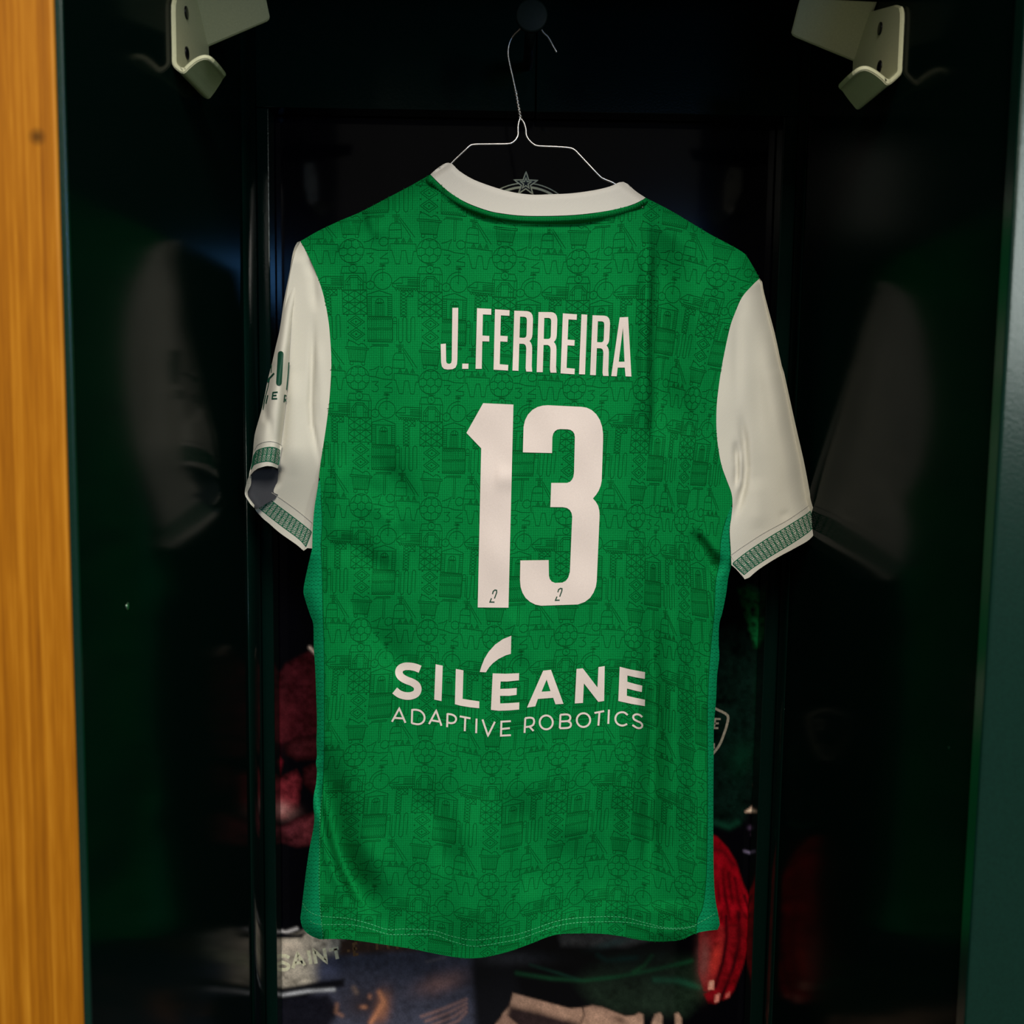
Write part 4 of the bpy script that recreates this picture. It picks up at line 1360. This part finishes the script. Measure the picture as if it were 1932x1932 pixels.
def tile_strokes():
    T = []
    A = T.append
    thin = lambda p: T.append((p, 0.62))
    # football
    A(circ(480, 470, 141, n=36, ry=148))
    hexr = 56
    def hexagon(cx, cy, r):
        return [(cx + r * math.cos(a), cy + r * math.sin(a)) for a in np.linspace(math.pi / 6, 2 * math.pi + math.pi / 6, 7)]
    A(hexagon(485, 475, hexr))
    for sx in (-1, 1):
        A([(485 + sx * 49, 447), (485 + sx * 95, 425), (485 + sx * 135, 440)])
        A([(485 + sx * 49, 503), (485 + sx * 95, 530), (485 + sx * 132, 520)])
        A([(485 + sx * 95, 425), (485 + sx * 80, 360), (485 + sx * 60, 345)])
        A([(485 + sx * 95, 530), (485 + sx * 85, 585), (485 + sx * 60, 605)])
    A([(485, 419), (485, 345)]); A([(485, 531), (485, 610)])
    A([(440, 335), (485, 345), (530, 335)]); A([(430, 605), (485, 612), (540, 605)])
    # whistle and ball
    A([(620, 372), (680, 360), (740, 325), (715, 390), (700, 450)])
    A([(625, 448), (700, 455), (780, 480), (900, 488), (900, 330)])
    A(circ(848, 380, 52, n=16))
    # numeral and zigzag letters
    A([(650, 515), (730, 510), (690, 552), (720, 565), (735, 595), (715, 628), (680, 635), (650, 620)])
    A([(895, 515), (805, 580), (900, 590), (900, 640), (800, 640)]); A([(800, 655), (865, 660), (800, 675), (850, 680)])
    # W block with three little trees
    A([(920, 410), (1215, 430), (1218, 515), (1190, 515), (1165, 660), (1125, 656), (1098, 500), (1052, 500), (1030, 656), (985, 654), (940, 490), (920, 490), (920, 410)])
    for cx in (995, 1072, 1147):
        A([(cx - 28, 412), (cx, 350), (cx + 28, 416)]); A([(cx - 10, 412), (cx, 372), (cx + 10, 414)])
    # station clock house under the ball
    A(circ(495, 686, 47, n=16)); A([(455, 632), (540, 632)]); A([(495, 686), (495, 660)]); A([(495, 686), (512, 690)])
    A([(350, 780), (352, 730), (372, 656), (450, 656)]); A([(540, 662), (612, 668), (640, 742), (642, 790)])
    A([(350, 736), (642, 748)]); A([(350, 780), (350, 942)]); A([(378, 740), (378, 942)]); A([(642, 780), (640, 948)]); A([(612, 748), (612, 945)])
    A([(400, 838), (455, 770), (548, 772), (602, 840), (602, 945)]); A([(400, 838), (400, 940)])
    A([(415, 855), (460, 795), (542, 797), (588, 855)]); A([(455, 770), (455, 940)]); A([(548, 772), (548, 942)])
    A([(400, 880), (455, 882)]); A([(548, 885), (602, 888)]); A([(430, 838), (430, 940)]); A([(575, 860), (575, 942)])
    A([(350, 850), (378, 852)]); A([(612, 856), (642, 858)]); A([(350, 945), (645, 952)])
    # pit wheel
    A(circ(836, 852, 102, n=28)); A(circ(836, 852, 142, -math.pi * 0.98, -math.pi * 0.45, n=14)); A(circ(690, 896, 50, n=16))
    A([(832, 672), (835, 850), (815, 828)]); A([(690, 896), (690, 870)]); A([(795, 672), (870, 676)])
    # tram
    A([(1262, 828), (1062, 816), (1030, 820), (945, 885), (945, 915), (975, 940), (1262, 958)])
    A([(1060, 818), (1062, 890), (985, 888), (950, 890)])
    for yy in (850, 872, 892, 912):
        A([(1120, yy - 4), (1262, yy + 4)])
    A([(990, 915), (1262, 932)])
    sc = []
    for i in range(9):
        sc += [(975 + i * 32, 948 + i * 1.6), (991 + i * 32, 972 + i * 1.6)]
    A(sc)
    # latticed crane
    A([(1040, 975), (1187, 982), (1187, 1052), (1112, 1048), (1112, 1287), (1040, 1284), (1040, 975)])
    for i in range(8):
        y0 = 975 + i * 39
        thin([(1040, y0), (1112, y0 + 39)]); thin([(1112, y0), (1040, y0 + 39)])
    A([(1112, 978), (1187, 1050)]); A([(1187, 982), (1112, 1048)])
    # trellis square
    A([(362, 950), (362, 1243), (645, 1248), (645, 955), (362, 950)])
    for i in range(3):
        A([(362 + 0, 1050 + 95 * (i - 0)), (433, 1002 + 95 * i), (504, 1050 + 95 * i), (575, 1002 + 95 * i), (645, 1050 + 95 * i)])
    for i in range(3):
        A([(362, 955 + 95 * i + 0), (433, 1002 + 95 * i), (504, 955 + 95 * i), (575, 1002 + 95 * i), (645, 955 + 95 * i)])
    A([(362, 1098), (645, 1102)])
    for xx in (433, 504, 575):
        A([(xx, 955), (xx, 1245)])
    # brick gate house
    A([(652, 1005), (790, 965), (940, 1022)]); A([(652, 1035), (940, 1042)]); A([(652, 1005), (652, 1265)]); A([(940, 1022), (940, 1275)])
    A([(700, 1040), (700, 1268)]); A([(893, 1042), (893, 1272)])
    for yy in range(1062, 1270, 24):
        thin([(652, yy), (700, yy + 1)]); thin([(893, yy + 4), (940, yy + 5)])
    A([(745, 1268), (745, 1110)] + circ(795, 1110, 48, math.pi, 2 * math.pi, 9) + [(845, 1110), (845, 1270)])
    A([(765, 1268), (765, 1120), (825, 1120), (825, 1270)]); A([(785, 1120), (785, 1268)]); A([(805, 1120), (805, 1268)]); A([(745, 1110), (845, 1112)])
    A([(780, 1065), (780, 1110)]); A([(810, 1065), (810, 1110)])
    A([(652, 1270), (940, 1280)]); A([(652, 1276), (940, 1286)])
    # two eyed diamonds with dots
    for cy in (1335, 1487):
        A([(410, cy - 4), (513, cy - 76), (614, cy + 4), (513, cy + 76), (410, cy - 4)])
        A([(445, cy - 2), (513, cy - 46), (580, cy + 2), (513, cy + 46), (445, cy - 2)])
        A(circ(513, cy, 7, n=9)); A(circ(513, cy, 3, n=7))
    for dx, dy in ((412, 1255), (608, 1265), (416, 1406), (608, 1416), (420, 1558), (608, 1566)):
        A(circ(dx, dy, 7, n=9)); A(circ(dx, dy, 3, n=7))
    # corrugated drum
    A([(652, 1275), (652, 1580), (942, 1590), (942, 1285)])
    for xx in range(672, 942, 21):
        thin([(xx, 1315), (xx, 1400)]); thin([(xx, 1440), (xx, 1545)])
    for yy in (1285, 1408, 1548):
        z1, z2 = [], []
        for i in range(13):
            z1.append((652 + i * 24, yy + (0 if i % 2 else 34)))
            z2.append((652 + i * 24, yy + (34 if i % 2 else 0)))
        thin(z1); thin(z2)
    # row of shells
    for cx, up in ((972, 1), (1042, 0), (1090, 1), (1140, 0), (1188, 1)):
        if up:
            A([(cx - 24, 1570), (cx - 24, 1325)] + circ(cx, 1325, 24, math.pi, 2 * math.pi, 8, 36) + [(cx + 24, 1570)])
        else:
            A([(cx - 24, 1310), (cx - 24, 1560)] + circ(cx, 1560, 24, math.pi, 0, 8, 36) + [(cx + 24, 1310)])
    A([(950, 1340), (998, 1342)]); A([(950, 1365), (998, 1368)])
    # popcorn cart
    A([(378, 1640), (658, 1662), (656, 1682), (380, 1662), (378, 1640)])
    A([(402, 1640), (405, 1590), (425, 1565), (460, 1572), (500, 1596), (540, 1622), (570, 1600), (600, 1606), (625, 1632), (636, 1658)])
    A([(405, 1664), (425, 1815), (610, 1828), (634, 1680)])
    for i in range(11):
        x0, x1 = 425 + i * 20, 442 + i * 16
        thin([(x0, 1668 + i), (x1, 1812 + i)])
    A(circ(450, 1842, 22, n=12)); A(circ(590, 1848, 22, n=12)); A([(425, 1818), (610, 1830)])
    # hammer
    A([(805, 1640), (803, 1892)]); A([(828, 1642), (826, 1894)]); A([(803, 1892), (826, 1894)])
    A([(680, 1652), (690, 1638), (720, 1632), (895, 1636), (893, 1618), (700, 1616)])
    # bottle and straw
    A([(950, 1902), (950, 1790), (962, 1745), (985, 1720), (1078, 1724), (1090, 1790), (1094, 1905), (950, 1902)]); A([(952, 1800), (1092, 1804)])
    A([(1018, 1720), (1018, 1640)]); A([(1050, 1722), (1050, 1640)]); A([(985, 1625), (1075, 1628)]); A([(985, 1645), (1075, 1648)]); A([(1018, 1672), (1050, 1673)]); A([(1018, 1700), (1050, 1701)]); A([(1034, 1600), (1034, 1720)])
    A([(1062, 1672), (1195, 1890)]); A([(1075, 1660), (1245, 1905)])
    return T

def build_print():
    tiles = tile_strokes()
    lines = []
    for r in range(-2, 7):
        for c in range(-2, 6):
            for s in tiles:
                s, w = s if isinstance(s, tuple) else (s, 0.95)
                s = resample(np.asarray(s, float), 40)
                yy = s[:, 1] - 470
                a = (s[:, 0] - 480 - 42 * yy / 1552) / 885
                b = (yy - 0.05 * (s[:, 0] - 480)) / 1552
                cc, rr = c + a, r + b
                if rr.min() < -1.6 or rr.max() > 6.4 or cc.min() < -1.5 or cc.max() > 6.4:
                    continue
                lines.append((lattice(cc, rr), w))
    keep = lambda P: inside(P, body_poly)
    Vb, Fb = ribbons_px(lines, 1.05, 6, keep=keep)
    o = print_obj('line_print', Vb, Fb, body_depth, M_LINE, back, 0.00035)
    o['label'] = 'dark green line drawings printed over the cloth'
build_print()

# ------------------------------------------------------------------ name, number and sponsor print
def polys_print(name, polys, off=0.0010, step=5, label=None, m=M_PRINT, parent=back):
    parts = []
    for p, holes in polys:
        parts.append(tri2d(np.asarray(p, float), step, [np.asarray(h, float) for h in holes]))
    V2, F2 = join_parts(parts)
    o = print_obj(name, V2, F2, body_depth, m, parent, off)
    if label: o['label'] = label
    return o
def affine(src, dst, pts):
    Sx = np.hstack([np.asarray(src, float), np.ones((3, 1))])
    Am = np.linalg.solve(Sx, np.asarray(dst, float))
    return np.hstack([np.asarray(pts, float), np.ones((len(pts), 1))]) @ Am

c1, c2 = cropmap(810, 560, 9.2), cropmap(1000, 570, 9.2)
Rg = c1([(1475, 240), (1690, 248), (1735, 258), (1768, 280), (1790, 318), (1800, 380), (1798, 450), (1790, 650), (1783, 700), (1768, 735), (1740, 768), (1765, 800), (1780, 840), (1785, 890), (1782, 1060), (1778, 1200), (1786, 1300), (1683, 1297), (1672, 1240), (1683, 900), (1678, 862), (1664, 832), (1635, 816), (1562, 814), (1548, 1285), (1443, 1280)])
Rh = c1([(1575, 345), (1645, 347), (1672, 354), (1688, 372), (1694, 405), (1687, 660), (1680, 690), (1662, 708), (1635, 712), (1565, 708)])
r_src = c1([(1475, 240), (1443, 1280), (1786, 1300)])
r2_dst, r3_dst = c2([(147, 172), (115, 1215), (460, 1225)]), c2([(1085, 228), (1043, 1265), (1365, 1283)])
Eg = c1([(1140, 217), (1394, 233), (1390, 330), (1242, 322), (1232, 675), (1360, 683), (1356, 782), (1232, 775), (1222, 1170), (1370, 1182), (1366, 1280), (1115, 1265)])
e_src, e_dst = c1([(1140, 217), (1115, 1265), (1394, 233)]), c2([(570, 195), (530, 1237), (815, 212)])
name_polys = [
    (c1([(400, 192), (502, 190), (496, 600), (487, 1090), (480, 1170), (455, 1228), (405, 1256), (320, 1263), (255, 1252), (218, 1210), (205, 1140), (197, 820), (287, 812), (292, 1110), (300, 1146), (322, 1162), (358, 1162), (380, 1146), (389, 1100)]), []),
    (c1([(572, 1160), (680, 1160), (677, 1250), (570, 1250)]), []),
    (c1([(828, 197), (1076, 210), (1074, 312), (930, 305), (922, 672), (1042, 680), (1040, 776), (920, 772), (910, 1250), (803, 1250)]), []),
    (Eg, []), (Rg, [Rh]),
    (affine(r_src, r2_dst, Rg), [affine(r_src, r2_dst, Rh)]),
    (affine(e_src, e_dst, Eg), []),
    (c2([(893, 212), (993, 218), (955, 1255), (850, 1252)]), []),
    (affine(r_src, r3_dst, Rg), [affine(r_src, r3_dst, Rh)]),
    (c2([(1557, 265), (1703, 258), (1760, 1292), (1658, 1288), (1645, 1137), (1522, 1137), (1505, 1288), (1410, 1284)]), [c2([(1613, 440), (1640, 1035), (1540, 1035)])]),
]
polys_print('player_name', name_polys, 0.0010, 4, 'pale narrow capital lettering across the shoulders')
c3 = cropmap(860, 740, 4.6)
polys_print('number_digit', [(c3([(237, 95), (500, 107), (457, 1870), (190, 1868), (220, 487), (92, 353)]), [])], 0.0010, 5, 'large pale digit one')
three = [(582, 522), (588, 300), (600, 245), (625, 195), (665, 153), (710, 128), (755, 116), (800, 113), (950, 120), (1090, 127), (1135, 134), (1180, 155), (1220, 192), (1250, 240), (1270, 300), (1278, 360), (1278, 420), (1266, 770), (1258, 810), (1240, 855), (1218, 890), (1190, 922), (1216, 952), (1235, 985), (1245, 1025), (1248, 1070), (1223, 1640), (1215, 1690), (1195, 1740), (1165, 1785), (1120, 1820), (1060, 1842), (740, 1853), (690, 1843), (645, 1820), (605, 1785), (578, 1740), (562, 1690), (557, 1630), (560, 1460), (806, 1457), (808, 1590), (815, 1620), (832, 1643), (862, 1655), (925, 1652), (955, 1637), (976, 1608), (990, 1560), (1010, 1080), (1005, 1050), (990, 1023), (965, 1005), (930, 998), (820, 997), (828, 787), (965, 787), (990, 778), (1008, 760), (1020, 735), (1026, 695), (1033, 390), (1029, 362), (1015, 340), (995, 327), (970, 322), (905, 320), (880, 325), (860, 338), (846, 358), (838, 390), (835, 528)]
polys_print('number_digit', [(c3(three), [])], 0.0010, 5, 'large pale digit three')
c7 = cropmap(860, 1050, 6.44)
for pts in ([[(446, 455), (455, 422), (475, 406), (496, 410), (497, 436), (470, 508)], [(434, 506), (414, 552), (470, 553)]],
            [[(1240, 432), (1250, 400), (1272, 386), (1291, 390), (1289, 415), (1263, 486)], [(1230, 486), (1210, 531), (1262, 529)]]):
    Vb, Fb = ribbons_px([(c7(l), 2.0) for l in pts], 2.0, 3)
    o = print_obj('league_mark', Vb, Fb, body_depth, M_DKPRINT, back, 0.0016)
    o['label'] = 'small dark green mark at the foot of a digit'
c4, c5 = cropmap(720, 1190, 7.43), cropmap(970, 1190, 7.43)
word = [
    (c4([(757, 470), (857, 490), (840, 987), (737, 965)]), []),
    (c4([(1040, 535), (1147, 555), (1135, 955), (1250, 973), (1370, 990), (1368, 1087), (1230, 1072), (1100, 1050), (1027, 1030)]), []),
    (c4([(1818, 70), (1812, 325), (1740, 345), (1640, 395), (1560, 455), (1505, 515), (1462, 583), (1375, 578), (1400, 495), (1440, 395), (1500, 295), (1590, 195), (1700, 118)]), []),
    (c4([(1557, 597), (1740, 603), (1928, 595), (1925, 695), (1760, 712), (1668, 712), (1662, 815), (1780, 812), (1895, 803), (1892, 900), (1780, 913), (1660, 912), (1662, 1020), (1780, 1015), (1930, 1005), (1928, 1105), (1780, 1118), (1640, 1122), (1532, 1110)]), []),
    (c5([(407, 560), (517, 548), (692, 1025), (580, 1032), (547, 940), (333, 957), (297, 1060), (180, 1077)]), [c5([(455, 685), (510, 847), (385, 855)])]),
    (c5([(875, 535), (963, 527), (1168, 795), (1182, 510), (1270, 495), (1262, 985), (1180, 997), (978, 738), (965, 1012), (850, 1020)]), []),
    (c5([(1480, 505), (1640, 545), (1835, 580), (1832, 675), (1710, 655), (1588, 628), (1587, 715), (1690, 745), (1797, 770), (1790, 860), (1690, 838), (1582, 810), (1580, 912), (1700, 940), (1835, 967), (1832, 1057), (1640, 1025), (1460, 985)]), []),
]
def stroke_poly(centre, hw):
    L = spline(centre, 14)
    T = np.gradient(L, axis=0)
    T /= np.linalg.norm(T, axis=1, keepdims=True)
    N = np.stack([-T[:, 1], T[:, 0]], 1)
    return np.vstack([L + N * hw, (L - N * hw)[::-1]])
Scl = [(540, 540), (470, 513), (390, 499), (315, 503), (258, 535), (243, 590), (270, 645), (340, 690), (430, 725), (490, 768), (507, 825), (480, 882), (410, 912), (330, 913), (250, 888), (183, 838)]
word.insert(0, (c4(stroke_poly(Scl, 53)), []))
polys_print('sponsor_name', word, 0.0010, 4.5, 'pale bold capital sponsor lettering with a curved accent')
el = lambda cx, cy, rx, ry: circ(cx, cy, rx, 0.3, 0.3 + 2 * math.pi, 30, ry)
tag4 = [[(145, 1276), (247, 1090), (334, 1291)], [(185, 1222), (300, 1230)],
        spline([(428, 1110), (480, 1108), (540, 1124), (585, 1165), (602, 1215), (590, 1268), (550, 1302), (500, 1311), (423, 1296)], 15), [(423, 1300), (429, 1100)],
        [(664, 1308), (765, 1120), (839, 1332)], [(705, 1257), (805, 1274)],
        [(918, 1352), (924, 1158)], spline([(922, 1166), (985, 1176), (1030, 1202), (1044, 1245), (1020, 1285), (970, 1296), (920, 1284)], 15),
        [(1095, 1200), (1246, 1229)], [(1173, 1215), (1165, 1408)], [(1331, 1232), (1325, 1436)],
        [(1414, 1244), (1491, 1472), (1588, 1276)], [(1812, 1268), (1679, 1275), (1673, 1471), (1812, 1464)], [(1676, 1378), (1798, 1366)]]
tag5 = [[(146, 1432), (157, 1225)], spline([(155, 1226), (220, 1219), (265, 1230), (281, 1270), (265, 1320), (220, 1342), (150, 1352)], 15), [(215, 1345), (272, 1405)],
        el(450, 1285, 92, 97), [(640, 1366), (650, 1176)], spline([(648, 1178), (740, 1174), (782, 1196), (786, 1236), (755, 1265), (648, 1273)], 15),
        spline([(745, 1266), (788, 1288), (796, 1328), (768, 1358), (700, 1366), (638, 1366)], 15), el(972, 1253, 94, 96),
        [(1126, 1153), (1262, 1127)], [(1196, 1145), (1181, 1330)], [(1329, 1106), (1320, 1306)],
        spline([(1592, 1182), (1550, 1149), (1500, 1143), (1450, 1165), (1421, 1215), (1426, 1270), (1460, 1312), (1520, 1330), (1585, 1308)], 15),
        spline([(1796, 1211), (1760, 1181), (1710, 1172), (1671, 1196), (1677, 1236), (1720, 1265), (1775, 1290), (1797, 1330), (1775, 1362), (1725, 1362), (1658, 1322)], 15)]
Vb, Fb = ribbons_px([(c4(l), 3.6) for l in tag4] + [(c5(l), 3.6) for l in tag5], 3.6, 4)
o = print_obj('sponsor_tagline', Vb, Fb, body_depth, M_PRINT, back, 0.0010)
o['label'] = 'thin pale capital lettering under the sponsor name'

# ------------------------------------------------------------------ seams and hem stitching
def dashes(L, on, off, w):
    L = np.asarray(spline(L, 3))
    d = np.r_[0, np.cumsum(np.linalg.norm(np.diff(L, axis=0), axis=1))]
    out, t = [], 0.0
    while t + on < d[-1]:
        tt = np.array([t, t + on])
        out.append((np.stack([np.interp(tt, d, L[:, 0]), np.interp(tt, d, L[:, 1])], 1), w))
        t += on + off
    return out
c8, c9 = cropmap(550, 1600, 4.293), cropmap(1100, 1250, 2.832)
h1 = c8([(90, 445), (130, 505), (230, 550), (450, 570), (620, 610), (780, 660), (920, 655), (1150, 670), (1300, 715), (1480, 745), (1700, 720), (1830, 698)]) + [(1010, 1752), (1050, 1738)] + c9([(0, 1362), (200, 1360), (330, 1390), (450, 1418), (570, 1412), (640, 1380), (715, 1337)])
h2 = c8([(150, 590), (220, 618), (480, 622), (640, 655), (780, 697), (920, 700), (1150, 700), (1300, 755), (1480, 795), (1700, 765), (1850, 735)]) + [(1020, 1757), (1055, 1746)] + c9([(0, 1388), (230, 1388), (400, 1418), (520, 1424), (605, 1408)])
Vb, Fb = ribbons_px(dashes(h1, 4.5, 2.2, 1.1) + dashes(h2, 4.5, 2.2, 1.1), 1, 3)
o = print_obj('hem_stitching', Vb, Fb, body_depth, M_STITCH, shirt, 0.0009)
o['label'] = 'two rows of pale green stitching along the hem'
Vb, Fb = ribbons_px(dashes([p for p in MSEAM_L if p[1] > 1480], 3.0, 3.0, 1.0), 1, 3)
print_obj('seam_stitching', Vb, Fb, body_depth, M_STITCH, shirt, 0.0009)
for q in (sML[6:], sMR[4:]):
    Vb, Fb = ribbons_px([([tuple(p) for p in q], 1.2)], 1, 5)
    print_obj('side_seam', Vb, Fb, body_depth, M_LINE, shirt, 0.0006)
# a loose thread by the collar
Vb, Fb = ribbons_px([([(1207, 380), (1211, 384), (1209, 388), (1213, 391)], 1.4)], 1, 3)
print_obj('loose_thread', Vb, Fb, lambda P: body_depth(P) - 0.002, M_COLLAR, shirt, 0.001)
